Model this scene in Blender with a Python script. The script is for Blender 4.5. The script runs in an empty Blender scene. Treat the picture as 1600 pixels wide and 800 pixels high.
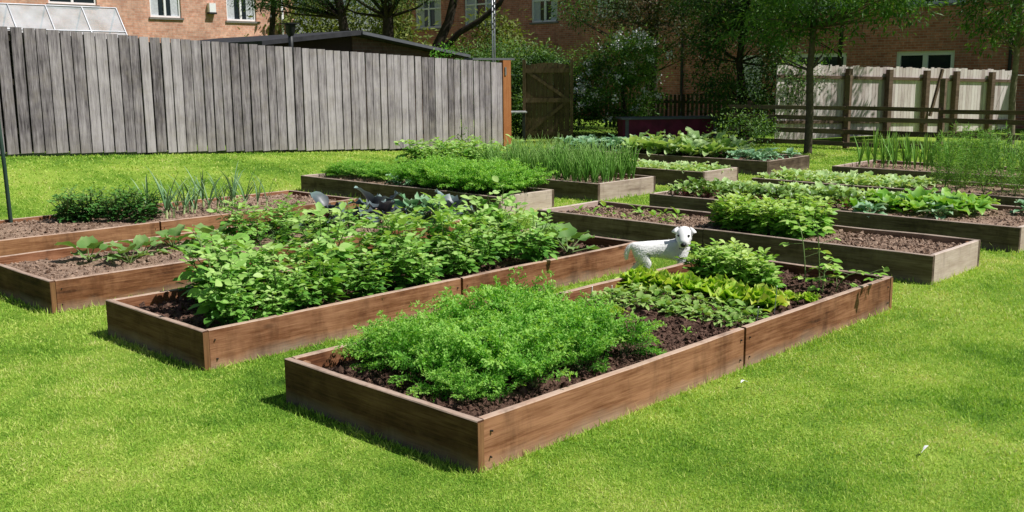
import bpy, math, random
import numpy as np
from mathutils import Vector, Matrix
rng = np.random.default_rng(7)
random.seed(7)
sc = bpy.context.scene
COL = sc.collection
PI = math.pi
# ------------------------------------------------------------------ helpers
class MB:
    def __init__(s):
        s.V = []; s.F = []; s.T = []; s.n = 0
    def add(s, V, F, tint=0.5):
        V = np.asarray(V, float).reshape(-1, 3)
        F = np.asarray(F, int)
        if F.size == 0: return
        s.V.append(V); s.F.append(F + s.n)
        t = np.asarray(tint, float)
        s.T.append(np.full(len(V), float(t)) if t.ndim == 0 else t)
        s.n += len(V)
    def inst(s, tv, tf, M, P, tint):
        tv = np.asarray(tv, float); tf = np.asarray(tf, int)
        N, k = len(P), len(tv)
        if N == 0: return
        V = np.einsum('nij,kj->nki', M, tv) + P[:, None, :]
        F = tf[None] + (np.arange(N) * k)[:, None, None]
        tint = np.asarray(tint, float)
        T = np.repeat(tint, k) if tint.ndim == 1 else tint.reshape(-1)
        s.add(V.reshape(-1, 3), F.reshape(-1, tf.shape[1]), T)
    def box(s, a, b, tint=0.5, R=None, o=None):
        x0, y0, z0 = a; x1, y1, z1 = b
        V = np.array([(x0,y0,z0),(x1,y0,z0),(x1,y1,z0),(x0,y1,z0),(x0,y0,z1),(x1,y0,z1),(x1,y1,z1),(x0,y1,z1)], float)
        if R is not None: V = V @ np.asarray(R, float).T
        if o is not None: V = V + np.asarray(o, float)
        s.add(V, [(0,3,2,1),(4,5,6,7),(0,1,5,4),(1,2,6,5),(2,3,7,6),(3,0,4,7)], tint)
    def tube(s, pts, rad, sides=6, tint=0.5, cap=True):
        pts = np.asarray(pts, float); n = len(pts)
        rad = np.full(n, rad) if np.ndim(rad) == 0 else np.asarray(rad, float)
        d = np.gradient(pts, axis=0); d /= np.linalg.norm(d, axis=1)[:, None] + 1e-9
        ref = np.array([0.31, 0.93, 0.2]) if abs(d[0][2]) > .8 else np.array([0, 0, 1.])
        V = []
        for i in range(n):
            x = np.cross(d[i], ref); x /= np.linalg.norm(x) + 1e-9; y = np.cross(d[i], x)
            a = np.arange(sides) * 2 * PI / sides
            V.append(pts[i] + rad[i] * (np.cos(a)[:, None] * x + np.sin(a)[:, None] * y))
        V = np.concatenate(V)
        F = [(i*sides+j, i*sides+(j+1) % sides, (i+1)*sides+(j+1) % sides, (i+1)*sides+j) for i in range(n-1) for j in range(sides)]
        s.add(V, F, tint)
        if cap:
            k = (n-1)*sides
            s.V.append(np.array([pts[-1]])); s.T.append(np.array([float(np.mean(tint))]))
            s.F.append(np.array([(s.n - n*sides + k + j, s.n - n*sides + k + (j+1) % sides, s.n) for j in range(sides)])); s.n += 1
    def build(s, name, mat, parent=None, smooth=False, mesh_only=False):
        V = np.concatenate(s.V); T = np.concatenate(s.T)
        me = bpy.data.meshes.new(name)
        me.vertices.add(len(V)); me.vertices.foreach_set('co', V.ravel().astype(np.float32))
        li = np.concatenate([f.ravel() for f in s.F])
        cnt = np.concatenate([np.full(len(f), f.shape[1]) for f in s.F])
        me.loops.add(len(li)); me.loops.foreach_set('vertex_index', li.astype(np.int32))
        st = np.concatenate([[0], np.cumsum(cnt)[:-1]])
        me.polygons.add(len(cnt)); me.polygons.foreach_set('loop_start', st.astype(np.int32))
        me.update(calc_edges=True); me.validate()
        at = me.attributes.new('tint', 'FLOAT', 'POINT'); 
        if len(me.vertices) == len(T): at.data.foreach_set('value', T.astype(np.float32))
        me.materials.append(mat)
        me.shade_smooth() if smooth else me.shade_flat()
        if mesh_only: return me
        return link(name, me, parent)
def link(name, me, parent=None):
    o = bpy.data.objects.new(name, me); COL.objects.link(o); o.parent = parent
    return o
def tag(o, label=None, cat=None, group=None, kind=None):
    if label: o['label'] = label
    if cat: o['category'] = cat
    if group: o['group'] = group
    if kind: o['kind'] = kind
    return o
def empty(name, label, cat, loc=(0, 0, 0), rz=0, group=None):
    o = bpy.data.objects.new(name, None); COL.objects.link(o)
    o.location = loc; o.rotation_euler = (0, 0, rz); o.empty_display_size = .1
    return tag(o, label, cat, group)
def copy_tree(o, parent=None):
    c = o.copy(); COL.objects.link(c); c.parent = parent
    for ch in list(o.children): copy_tree(ch, c)
    return c
def unit(v): v = np.asarray(v, float); return v / (np.linalg.norm(v, axis=-1, keepdims=True) + 1e-9)
def frames(d, n, sx, sy, sz=None):
    y = unit(d); x = unit(np.cross(y, n)); z = np.cross(x, y)
    sz = sx if sz is None else sz
    return np.stack([x*np.reshape(sx, (-1, 1)), y*np.reshape(sy, (-1, 1)), z*np.reshape(sz, (-1, 1))], axis=2)
def rand_unit(n):
    v = rng.normal(size=(n, 3)); return unit(v)
def vnoise(x, y, seed=0, f=1.0):
    x = np.asarray(x, float) * f + seed * 17.3; y = np.asarray(y, float) * f + seed * 9.1
    xi = np.floor(x).astype(int); yi = np.floor(y).astype(int); fx = x - xi; fy = y - yi
    fx = fx*fx*(3-2*fx); fy = fy*fy*(3-2*fy)
    def h(a, b):
        n = (a * 374761393 + b * 668265263 + seed * 1442695) & 0xffffffff
        n = ((n ^ (n >> 13)) * 1274126177) & 0xffffffff
        return ((n ^ (n >> 16)) & 0xffff) / 65535.
    return (h(xi, yi)*(1-fx)+h(xi+1, yi)*fx)*(1-fy) + (h(xi, yi+1)*(1-fx)+h(xi+1, yi+1)*fx)*fy
def fbm(x, y, seed=0, f=1.0, o=4):
    r = 0; a = .5
    for i in range(o): r = r + a*vnoise(x, y, seed+i, f); f *= 2.1; a *= .5
    return r
# ------------------------------------------------------------------ materials
def newmat(name):
    m = bpy.data.materials.new(name); m.use_nodes = True; nt = m.node_tree; nt.nodes.clear()
    out = nt.nodes.new('ShaderNodeOutputMaterial'); return m, nt, out
def N(nt, t, **kw):
    n = nt.nodes.new(t)
    for k, v in kw.items():
        if k.startswith('_'): setattr(n, k[1:], v)
        else: n.inputs[k.replace('__', ' ')].default_value = v
    return n
def ramp(nt, stops, fac):
    r = nt.nodes.new('ShaderNodeValToRGB'); e = r.color_ramp.elements
    while len(e) < len(stops): e.new(0.5)
    for i, (p, c) in enumerate(stops): e[i].position = p; e[i].color = (*c, 1)
    nt.links.new(fac, r.inputs['Fac']); return r.outputs['Color']
def math_(nt, op, a, b=None, clamp=False):
    n = nt.nodes.new('ShaderNodeMath'); n.operation = op; n.use_clamp = clamp
    for i, v in enumerate([a, b]):
        if v is None: continue
        if isinstance(v, (int, float)): n.inputs[i].default_value = v
        else: nt.links.new(v, n.inputs[i])
    return n.outputs[0]
def mix(nt, fac, a, b, mode='MIX'):
    n = nt.nodes.new('ShaderNodeMix'); n.data_type = 'RGBA'; n.blend_type = mode
    for i, v in ((0, fac), (6, a), (7, b)):
        if isinstance(v, (int, float)): n.inputs[i].default_value = v
        elif isinstance(v, tuple): n.inputs[i].default_value = (*v, 1)
        else: nt.links.new(v, n.inputs[i])
    return n.outputs[2]
def noise(nt, vec, scale, detail=4, rough=.55, dim='3D'):
    n = N(nt, 'ShaderNodeTexNoise', Scale=scale, Detail=detail, Roughness=rough)
    if vec is not None: nt.links.new(vec, n.inputs['Vector'])
    return n.outputs['Fac']
def mapping(nt, vec, scale=(1, 1, 1), loc=(0, 0, 0), rot=(0, 0, 0)):
    n = nt.nodes.new('ShaderNodeMapping'); n.inputs['Scale'].default_value = scale
    n.inputs['Location'].default_value = loc; n.inputs['Rotation'].default_value = rot
    nt.links.new(vec, n.inputs['Vector']); return n.outputs[0]
def bump(nt, h, strength=.5, dist=.01):
    b = N(nt, 'ShaderNodeBump', Strength=strength, Distance=dist); nt.links.new(h, b.inputs['Height']); return b.outputs[0]
def princ(nt, out, col, rough=.8, normal=None, spec=.3, metal=0):
    p = N(nt, 'ShaderNodeBsdfPrincipled', Metallic=metal)
    p.inputs['Specular IOR Level'].default_value = spec
    if isinstance(col, tuple): p.inputs['Base Color'].default_value = (*col, 1)
    else: nt.links.new(col, p.inputs['Base Color'])
    if isinstance(rough, (int, float)): p.inputs['Roughness'].default_value = rough
    else: nt.links.new(rough, p.inputs['Roughness'])
    if normal is not None: nt.links.new(normal, p.inputs['Normal'])
    nt.links.new(p.outputs[0], out.inputs[0]); return p
def tintf(nt, rnd=.25):
    a = nt.nodes.new('ShaderNodeAttribute'); a.attribute_name = 'tint'
    oi = nt.nodes.new('ShaderNodeObjectInfo')
    r = math_(nt, 'MULTIPLY', math_(nt, 'SUBTRACT', oi.outputs['Random'], .5), rnd)
    return math_(nt, 'ADD', a.outputs['Fac'], r, True)
def leafmat(name, stops, rough=.5, spec=.35, trans=.3, rnd=.25, tcol=None):
    m, nt, out = newmat(name)
    c = ramp(nt, stops, tintf(nt, rnd))
    p = princ(nt, out, c, rough, spec=spec)
    tr = nt.nodes.new('ShaderNodeBsdfTranslucent')
    nt.links.new(mix(nt, 1.0, c, tcol or (1.25, 1.2, .5), 'MULTIPLY'), tr.inputs['Color'])
    ms = nt.nodes.new('ShaderNodeMixShader'); ms.inputs[0].default_value = trans
    nt.links.new(p.outputs[0], ms.inputs[1]); nt.links.new(tr.outputs[0], ms.inputs[2]); nt.links.new(ms.outputs[0], out.inputs[0])
    return m
def plain(name, col, rough=.6, spec=.4, metal=0, var=.15, sc_=8):
    m, nt, out = newmat(name)
    tc = nt.nodes.new('ShaderNodeTexCoord')
    f = noise(nt, tc.outputs['Object'], sc_, 5)
    c = ramp(nt, [(.3, tuple(x*(1-var) for x in col)), (.7, tuple(min(1, x*(1+var)) for x in col))], f)
    princ(nt, out, c, rough, bump(nt, f, .15, .01), spec, metal); return m
def woodmat(name, dark, mid, light, gscale=1.0, rough=.82, bleach=None, stain=.5, vert=False):
    """grain runs along local X (or Z when vert)"""
    m, nt, out = newmat(name)
    tc = nt.nodes.new('ShaderNodeTexCoord'); oi = nt.nodes.new('ShaderNodeObjectInfo')
    off = nt.nodes.new('ShaderNodeVectorMath'); off.operation = 'SCALE'; off.inputs[0].default_value = (13, 7, 5)
    nt.links.new(oi.outputs['Random'], off.inputs['Scale'])
    ad = nt.nodes.new('ShaderNodeVectorMath'); ad.operation = 'ADD'
    nt.links.new(tc.outputs['Object'], ad.inputs[0]); nt.links.new(off.outputs[0], ad.inputs[1])
    v = ad.outputs[0]
    s1 = (1.6, 18, 22) if not vert else (30, 30, 1.6); s2 = (6, 110, 110) if not vert else (110, 110, 6)
    g1 = noise(nt, mapping(nt, v, s1), gscale, 5, .6); g2 = noise(nt, mapping(nt, v, s2), gscale, 3, .6)
    blot = noise(nt, v, 2.6, 5, .6); fine = noise(nt, v, 45, 3)
    a = nt.nodes.new('ShaderNodeAttribute'); a.attribute_name = 'tint'
    g = math_(nt, 'ADD', math_(nt, 'MULTIPLY', g1, .42), math_(nt, 'MULTIPLY', g2, .34))
    g = math_(nt, 'ADD', g, math_(nt, 'MULTIPLY', blot, .30))
    g = math_(nt, 'ADD', g, math_(nt, 'MULTIPLY', math_(nt, 'SUBTRACT', a.outputs['Fac'], .5), stain))
    c = ramp(nt, [(.36, dark), (.49, mid), (.66, light)], g)
    if bleach:   # greyed, sun bleached upper edge and a dusty splash line low down
        geo = nt.nodes.new('ShaderNodeNewGeometry'); sp = nt.nodes.new('ShaderNodeSeparateXYZ'); nt.links.new(geo.outputs['Normal'], sp.inputs[0])
        up = math_(nt, 'MULTIPLY', math_(nt, 'GREATER_THAN', sp.outputs[2], .5), math_(nt, 'ADD', .45, math_(nt, 'MULTIPLY', fine, .6)), True)
        c = mix(nt, up, c, bleach)
        sp2 = nt.nodes.new('ShaderNodeSeparateXYZ'); nt.links.new(geo.outputs['Position'], sp2.inputs[0])
        low = math_(nt, 'SUBTRACT', .075, math_(nt, 'ADD', sp2.outputs[2], math_(nt, 'MULTIPLY', math_(nt, 'SUBTRACT', blot, .5), .16)))
        low = math_(nt, 'MULTIPLY', low, 14, True)
        c = mix(nt, math_(nt, 'MULTIPLY', low, .45), c, tuple(x*.95 for x in bleach))
        drip = noise(nt, mapping(nt, v, (5, 5, 1.5)), 1., 5, .7)
        c = mix(nt, math_(nt, 'MULTIPLY', ramp(nt, [(.5, (0,)*3), (.68, (1,)*3)], drip), .5), c, tuple(x*.75 for x in dark))
        c = mix(nt, math_(nt, 'MULTIPLY', ramp(nt, [(.48, (0,)*3), (.7, (1,)*3)], noise(nt, v, 7, 5, .7)), .4), c, light)
        # knots
        vo = N(nt, 'ShaderNodeTexVoronoi', Scale=2.1); nt.links.new(mapping(nt, v, (1, 2.2, 2.2)), vo.inputs['Vector'])
        kn = math_(nt, 'MULTIPLY', math_(nt, 'SUBTRACT', .1, vo.outputs['Distance']), 14, True)
        c = mix(nt, math_(nt, 'MULTIPLY', kn, .6), c, tuple(x*.5 for x in dark))
    if name.startswith('weathered'):
        geo = nt.nodes.new('ShaderNodeNewGeometry'); sp = nt.nodes.new('ShaderNodeSeparateXYZ'); nt.links.new(geo.outputs['Position'], sp.inputs[0])
        base = math_(nt, 'MULTIPLY', math_(nt, 'SUBTRACT', math_(nt, 'ADD', .62, math_(nt, 'MULTIPLY', blot, .5)), sp.outputs[2]), 1.6, True)
        big = noise(nt, geo.outputs['Position'], .55, 3)
        base = math_(nt, 'MULTIPLY', base, ramp(nt, [(.42, (.15,)*3), (.58, (1.,)*3)], big))
        c = mix(nt, math_(nt, 'MULTIPLY', base, .35), c, (.42,.37,.29))
        c = mix(nt, math_(nt, 'MULTIPLY', ramp(nt, [(.5, (0,)*3), (.7, (1,)*3)], noise(nt, v, 5.5, 3)), .25), c, (.30,.25,.20))
    princ(nt, out, c, rough, bump(nt, g, .45, .006), .2); return m

M = {}
M['board'] = woodmat('scaffold_board_wood', (.05,.017,.007), (.20,.078,.034), (.42,.205,.11), bleach=(.60,.46,.36), stain=.3)
M['board_old_shaded'] = woodmat('aged_shaded_board_wood', (.04,.025,.017), (.115,.078,.056), (.24,.175,.13), bleach=(.52,.41,.33), stain=.3)  # old brown boards, darkened further: shade of the side faces put into the colour
M['board_pale'] = woodmat('pale_board_wood', (.24,.165,.135), (.45,.34,.28), (.62,.50,.43), bleach=(.65,.54,.46), stain=.3)
M['stake'] = woodmat('stake_wood', (.14,.06,.03), (.30,.15,.08), (.42,.26,.16), vert=True)
M['board_shaded'] = woodmat('dark_stained_board_wood', (.035,.014,.007), (.11,.047,.024), (.23,.115,.065), bleach=(.58,.44,.35), stain=.3)  # same boards with the shade of the end faces painted into the colour
M['endgrain'] = woodmat('end_grain_wood', (.07,.03,.013), (.19,.09,.04), (.30,.15,.07), vert=True)
M['fence'] = woodmat('weathered_fence_wood', (.075,.063,.07), (.25,.217,.235), (.50,.445,.475), vert=True, stain=.26)
M['rail'] = woodmat('brown_rail_wood', (.05,.033,.022), (.12,.08,.055), (.20,.14,.10))
M['paling'] = woodmat('pale_paling_wood', (.42,.34,.32), (.62,.53,.51), (.76,.68,.66), vert=True)
M['orange'] = woodmat('orange_stained_wood', (.22,.075,.025), (.38,.14,.05), (.48,.21,.085), vert=True)
M['gate'] = woodmat('green_brown_gate_wood', (.045,.034,.014), (.115,.08,.038), (.17,.125,.065), vert=True)
M['darkwood'] = woodmat('dark_timber', (.015,.012,.01), (.035,.028,.022), (.06,.05,.04), vert=True)
# soil
def soilmat(name, dark, light, sc_=1.0):
    m, nt, out = newmat(name)
    geo = nt.nodes.new('ShaderNodeNewGeometry')
    f1 = noise(nt, geo.outputs['Position'], 38*sc_, 6, .7); f2 = noise(nt, geo.outputs['Position'], 2.2, 4, .6); f3 = noise(nt, geo.outputs['Position'], 130*sc_, 3, .7)
    a = nt.nodes.new('ShaderNodeAttribute'); a.attribute_name = 'tint'
    g = math_(nt, 'ADD', math_(nt, 'MULTIPLY', f1, .55), math_(nt, 'MULTIPLY', f2, .45))
    g = math_(nt, 'ADD', g, math_(nt, 'MULTIPLY', math_(nt, 'SUBTRACT', a.outputs['Fac'], .5), .5))
    c = ramp(nt, [(.33, dark), (.5, tuple((x+y)/2 for x, y in zip(dark, light))), (.7, light)], g)
    h = math_(nt, 'ADD', f1, math_(nt, 'MULTIPLY', f3, .5))
    princ(nt, out, c, .95, bump(nt, h, .9, .03), .1); return m
M['soil'] = soilmat('damp_soil', (.042,.022,.015), (.26,.155,.115))
M['soil_dry'] = soilmat('dry_soil', (.17,.10,.065), (.60,.43,.32))
# lawn
def lawnmat(name, blade):
    m, nt, out = newmat(name)
    geo = nt.nodes.new('ShaderNodeNewGeometry'); pos = geo.outputs['Position']
    big = noise(nt, pos, .8, 4, .6); midn = noise(nt, pos, 5.5, 4, .65); fine = noise(nt, pos, 60, 3, .7)
    g = math_(nt, 'ADD', math_(nt, 'MULTIPLY', big, .7), math_(nt, 'MULTIPLY', midn, .3))
    if blade:
        a = nt.nodes.new('ShaderNodeAttribute'); a.attribute_name = 'tint'
        g = math_(nt, 'ADD', math_(nt, 'MULTIPLY', g, .75), math_(nt, 'MULTIPLY', a.outputs['Fac'], .26))
        c = ramp(nt, [(.29, (.09,.23,.025)), (.38, (.25,.47,.05)), (.47, (.43,.64,.095)), (.58, (.62,.71,.18)), (.70, (.78,.72,.36))], g)
        p = princ(nt, out, c, .6, spec=.25)
        tr = nt.nodes.new('ShaderNodeBsdfTranslucent'); nt.links.new(mix(nt, 1., c, (1.1,1.15,.6), 'MULTIPLY'), tr.inputs['Color'])
        ms = nt.nodes.new('ShaderNodeMixShader'); ms.inputs[0].default_value = .35
        nt.links.new(p.outputs[0], ms.inputs[1]); nt.links.new(tr.outputs[0], ms.inputs[2]); nt.links.new(ms.outputs[0], out.inputs[0])
    else:
        g = math_(nt, 'ADD', math_(nt, 'MULTIPLY', g, .7), math_(nt, 'MULTIPLY', fine, .3))
        c = ramp(nt, [(.35, (.04,.10,.012)), (.46, (.13,.26,.025)), (.56, (.30,.44,.06)), (.68, (.48,.48,.13))], g)
        princ(nt, out, c, .9, bump(nt, fine, .8, .03), .1)
    return m
M['lawn'] = lawnmat('lawn_base', False); M['blade'] = lawnmat('grass_blade', True)
# foliage
M['carrot'] = leafmat('carrot_leaf', [(0, (.025,.10,.01)), (.3, (.07,.27,.025)), (.62, (.20,.50,.06)), (1, (.44,.72,.16))], .55, .25, .4, .2)
M['potato'] = leafmat('potato_leaf', [(0, (.035,.12,.02)), (.3, (.11,.31,.04)), (.6, (.25,.50,.085)), (1, (.54,.74,.25))], .5, .35, .3, .2)
M['potato_stem'] = leafmat('green_stem', [(0, (.10,.16,.04)), (1, (.24,.34,.12))], .5, .3, .1)
M['lettuce'] = leafmat('lettuce_leaf', [(0, (.06,.18,.015)), (.45, (.22,.48,.035)), (.72, (.42,.66,.07)), (1, (.74,.80,.2))], .5, .3, .35, .15)
M['radish'] = leafmat('glossy_small_leaf', [(0, (.05,.14,.02)), (.4, (.18,.37,.05)), (1, (.58,.70,.28))], .55, .2, .25, .2)
M['cabbage'] = leafmat('grey_green_leaf', [(0, (.04,.13,.06)), (.5, (.20,.40,.20)), (1, (.58,.74,.50))], .45, .4, .2, .2, (1., 1.1, .8))
M['palegreen'] = leafmat('pale_green_leaf', [(0, (.07,.20,.03)), (.5, (.32,.53,.15)), (1, (.66,.80,.42))], .45, .4, .3, .2)
M['redcab'] = leafmat('purple_leaf', [(0, (.03,.035,.045)), (.45, (.09,.12,.13)), (1, (.32,.47,.42))], .4, .45, .1, .3, (1.2,.7,1.))
M['leek'] = leafmat('leek_leaf', [(0, (.05,.15,.05)), (.5, (.17,.34,.14)), (1, (.42,.58,.32))], .45, .4, .25, .2, (1., 1.1, .7))
M['onion'] = leafmat('onion_leaf', [(0, (.06,.20,.03)), (.5, (.20,.45,.07)), (1, (.46,.66,.2))], .45, .4, .25, .2)
M['beet'] = leafmat('beet_leaf', [(0, (.05,.05,.02)), (.35, (.09,.19,.035)), (.75, (.22,.38,.07)), (1, (.55,.66,.3))], .4, .45, .2, .4)
M['redstem'] = leafmat('red_stem', [(0, (.13,.015,.025)), (1, (.30,.05,.07))], .45, .4, .1)
M['squash'] = leafmat('squash_leaf', [(0, (.05,.14,.03)), (.5, (.15,.31,.07)), (1, (.38,.52,.22))], .6, .25, .3, .2)
M['celery'] = leafmat('celery_leaf', [(0, (.04,.14,.015)), (.4, (.13,.37,.035)), (.75, (.30,.56,.08)), (1, (.55,.72,.22))], .45, .4, .3, .2)
M['parsley'] = leafmat('dark_small_leaf', [(0, (.02,.08,.02)), (.5, (.07,.22,.04)), (1, (.20,.40,.08))], .5, .3, .25, .2)
M['fern'] = leafmat('feathery_leaf', [(0, (.08,.22,.04)), (.5, (.22,.45,.08)), (1, (.42,.60,.18))], .6, .2, .3, .2)
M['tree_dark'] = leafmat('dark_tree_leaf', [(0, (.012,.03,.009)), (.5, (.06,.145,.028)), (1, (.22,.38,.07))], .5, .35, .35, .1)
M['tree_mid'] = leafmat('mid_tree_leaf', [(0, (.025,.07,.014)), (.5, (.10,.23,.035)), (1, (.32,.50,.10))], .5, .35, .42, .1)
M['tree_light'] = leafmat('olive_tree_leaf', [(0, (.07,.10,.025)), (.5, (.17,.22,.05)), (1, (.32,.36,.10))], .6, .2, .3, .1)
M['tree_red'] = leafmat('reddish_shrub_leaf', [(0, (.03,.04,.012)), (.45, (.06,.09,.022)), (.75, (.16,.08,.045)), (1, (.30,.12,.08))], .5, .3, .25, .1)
M['blossom'] = plain('white_blossom', (.85,.83,.80), .7)
M['bark'] = plain('bark', (.045,.035,.026), .9, .1, 0, .4, 14)
M['bark_mid'] = plain('brown_bark', (.11,.088,.062), .9, .1, 0, .35, 14)
M['bark_pale'] = plain('pale_bark', (.20,.165,.12), .9, .1, 0, .35, 14)
M['darkmetal'] = plain('dark_painted_metal', (.02,.022,.022), .5)
M['greypole'] = plain('galvanised_metal', (.42,.43,.44), .4, .5, .7)
M['white'] = plain('white_upvc', (.90,.90,.90), .35, .5, 0, .03)
M['whitefur'] = plain('white_fur', (.96,.95,.93), .9, .1, 0, .04, 26)
M['black'] = plain('black_nose', (.012,.011,.011), .35)
M['pinkskin'] = plain('inner_ear', (.55,.33,.30), .7)
M['stone'] = plain('concrete_sill', (.22,.20,.18), .85)
M['roofdark'] = plain('felt_roof', (.045,.045,.05), .85, .2, 0, .3, 5)
M['tile'] = plain('grey_roof_tile', (.12,.11,.11), .8, .2, 0, .3, 5)
M['fascia'] = plain('grey_fascia_strip', (.13,.135,.15), .5)
M['maroon'] = plain('maroon_panel', (.17,.015,.05), .6, .3, 0, .5, 3)
M['greylid'] = plain('grey_lid', (.14,.15,.16), .7)
M['net'] = plain('green_netting', (.02,.05,.035), .8)
M['label_white'] = plain('white_plastic_marker', (.75,.75,.72), .5, .3, 0, .05)
M['curtain'] = plain('net_curtain', (.55,.57,.60), .9, .1, 0, .15, 12)
def glassmat():
    m, nt, out = newmat('window_glass')
    p = princ(nt, out, (.02,.028,.035), .06, spec=.6); return m
M['glass'] = glassmat()
def clearglass():
    m, nt, out = newmat('greenhouse_glass')
    tr = nt.nodes.new('ShaderNodeBsdfTransparent'); tr.inputs[0].default_value = (.93,.95,.97,1)
    di = nt.nodes.new('ShaderNodeBsdfDiffuse'); di.inputs[0].default_value = (.75,.78,.83,1)
    tc = nt.nodes.new('ShaderNodeTexCoord')
    f = noise(nt, tc.outputs['Object'], 2.5, 4)
    ms = nt.nodes.new('ShaderNodeMixShader'); nt.links.new(math_(nt, 'MULTIPLY', f, .85, True), ms.inputs[0])
    nt.links.new(tr.outputs[0], ms.inputs[1]); nt.links.new(di.outputs[0], ms.inputs[2])
    nt.links.new(ms.outputs[0], out.inputs[0]); return m
M['ghglass'] = clearglass()
def brickmat(name, c1, c2, mortar, axis):
    m, nt, out = newmat(name)
    geo = nt.nodes.new('ShaderNodeNewGeometry'); sp = nt.nodes.new('ShaderNodeSeparateXYZ'); nt.links.new(geo.outputs['Position'], sp.inputs[0])
    cb = nt.nodes.new('ShaderNodeCombineXYZ')
    nt.links.new(math_(nt, 'ADD', sp.outputs[0], sp.outputs[1]), cb.inputs[0]); nt.links.new(sp.outputs[2], cb.inputs[1])
    b = nt.nodes.new('ShaderNodeTexBrick'); nt.links.new(cb.outputs[0], b.inputs['Vector'])
    b.inputs['Scale'].default_value = 1; b.inputs['Brick Width'].default_value = .225; b.inputs['Row Height'].default_value = .075
    b.inputs['Mortar Size'].default_value = .006; b.inputs['Mortar Smooth'].default_value = .3; b.inputs['Bias'].default_value = 0
    b.inputs['Color1'].default_value = (*c1, 1); b.inputs['Color2'].default_value = (*c2, 1); b.inputs['Mortar'].default_value = (*mortar, 1)
    f = noise(nt, geo.outputs['Position'], .9, 5, .6); f2 = noise(nt, geo.outputs['Position'], 9, 4, .6)
    c = mix(nt, 1., b.outputs['Color'], ramp(nt, [(.3, (.72,.72,.72)), (.7, (1.2,1.15,1.12))], f), 'MULTIPLY')
    c = mix(nt, 1., c, ramp(nt, [(.3, (.75,.75,.75)), (.7, (1.2,1.2,1.2))], f2), 'MULTIPLY')
    princ(nt, out, c, .9, bump(nt, b.outputs['Fac'], -.4, .008), .1); return m
M['brick'] = brickmat('orange_brick', (.62,.31,.22), (.74,.44,.33), (.60,.48,.40), 0)
M['brick_red'] = brickmat('red_brick', (.50,.17,.12), (.66,.27,.20), (.58,.45,.40), 1)
M['brick_shed'] = brickmat('shed_brick', (.16,.09,.075), (.22,.13,.11), (.2,.17,.15), 0)
# ------------------------------------------------------------------ camera, sky and sun
# scene axes: x runs along the long boards of the beds, y across them
f_, pit, rol, th = 1584.88, .178513, .008585, .766098
A = -(PI/2 - (PI/2 - th))   # photograph axes turned into bed axes
def turn(v):
    X, Y, Z = v; return Vector((X*math.sin(th)+Y*math.cos(th), -X*math.cos(th)+Y*math.sin(th), Z))
fw = Vector((0, math.cos(pit), -math.sin(pit))); rt = Vector((1, 0, 0)); dn = fw.cross(rt)
r2 = math.cos(rol)*rt + math.sin(rol)*dn; d2 = -math.sin(rol)*rt + math.cos(rol)*dn
cam = bpy.data.cameras.new('camera'); co = bpy.data.objects.new('camera', cam); COL.objects.link(co)
R_, U_, B_ = turn(r2), turn(-d2), turn(-fw)
co.matrix_world = Matrix(((R_[0], U_[0], B_[0], 0), (R_[1], U_[1], B_[1], 0), (R_[2], U_[2], B_[2], 1.6), (0, 0, 0, 1)))
cam.sensor_width = 36; cam.lens = 36*f_/1600; cam.clip_end = 3000; cam.clip_start = .05
sc.camera = co
el = math.radians(55); sd = Vector((.513, -.858, 0)).normalized()
S = Vector((sd.x*math.cos(el), sd.y*math.cos(el), math.sin(el)))
sun = bpy.data.lights.new('sun', 'SUN'); sun.energy = 5.0; sun.angle = math.radians(.5); sun.color = (1, .97, .93)
so = bpy.data.objects.new('sun', sun); COL.objects.link(so); so.rotation_euler = S.to_track_quat('Z', 'Y').to_euler(); so.location = (0, -10, 20)
w = bpy.data.worlds.new('World'); sc.world = w; w.use_nodes = True
nt = w.node_tree; bg = nt.nodes['Background']; sk = nt.nodes.new('ShaderNodeTexSky'); sk.sky_type = 'NISHITA'; sk.sun_disc = False
sk.sun_elevation = el; sk.sun_rotation = math.atan2(sd.x, sd.y); nt.links.new(sk.outputs[0], bg.inputs[0]); bg.inputs[1].default_value = .053
sc.view_settings.view_transform = 'Standard'; sc.view_settings.look = 'None'; sc.view_settings.exposure = 0
sc.render.engine = 'CYCLES'; sc.cycles.max_bounces = 6; sc.cycles.transparent_max_bounces = 8
sc.cycles.use_denoising = True
# ------------------------------------------------------------------ ground and lawn
def gz(x, y):
    x = np.asarray(x, float); y = np.asarray(y, float)
    s = np.clip((y-11.6)/2.9, 0, 1); s = s*s*(3-2*s)
    return s*np.clip(.51-.049*(x-5.25), 0, .8) + .012*(vnoise(x, y, 3, .7)-.5)*np.clip((y-2)/3, 0, 1)*0
gx = np.concatenate([[-600, -200, -60, -25], np.arange(-12, 34, .25), [40, 60, 120, 300, 900]])
gy = np.concatenate([[-400, -100, -30], np.arange(-8, 36, .25), [45, 70, 140, 300, 900]])
GX, GY = np.meshgrid(gx, gy); m = MB(); nx = len(gx)
ii = np.arange(len(gy)-1)[:, None]*nx + np.arange(nx-1)[None]
m.add(np.stack([GX, GY, gz(GX, GY)], -1).reshape(-1, 3), np.stack([ii, ii+1, ii+nx+1, ii+nx], -1).reshape(-1, 4))
tag(m.build('lawn', M['lawn'], smooth=True), 'short mown green lawn around the raised beds', kind='structure')
BEDS = dict(A=(2.70, 6.62, 2.80, 4.16), B=(2.70, 6.66, 4.95, 6.13), C=(2.70, 6.75, 6.98, 8.31), D=(2.4, 6.98, 9.10, 10.45),
            E=(8.10, 9.05, 8.00, 11.85), F=(9.88, 11.10, 8.00, 12.0), G=(11.98, 12.90, 7.83, 11.7), H=(14.05, 15.4, 8.02, 12.6),
            I=(7.58, 8.56, 2.91, 6.93), J=(9.45, 10.95, 2.89, 6.89), L=(11.70, 13.0, 2.6, 6.9), K=(13.94, 15.3, 2.6, 6.9))
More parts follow.
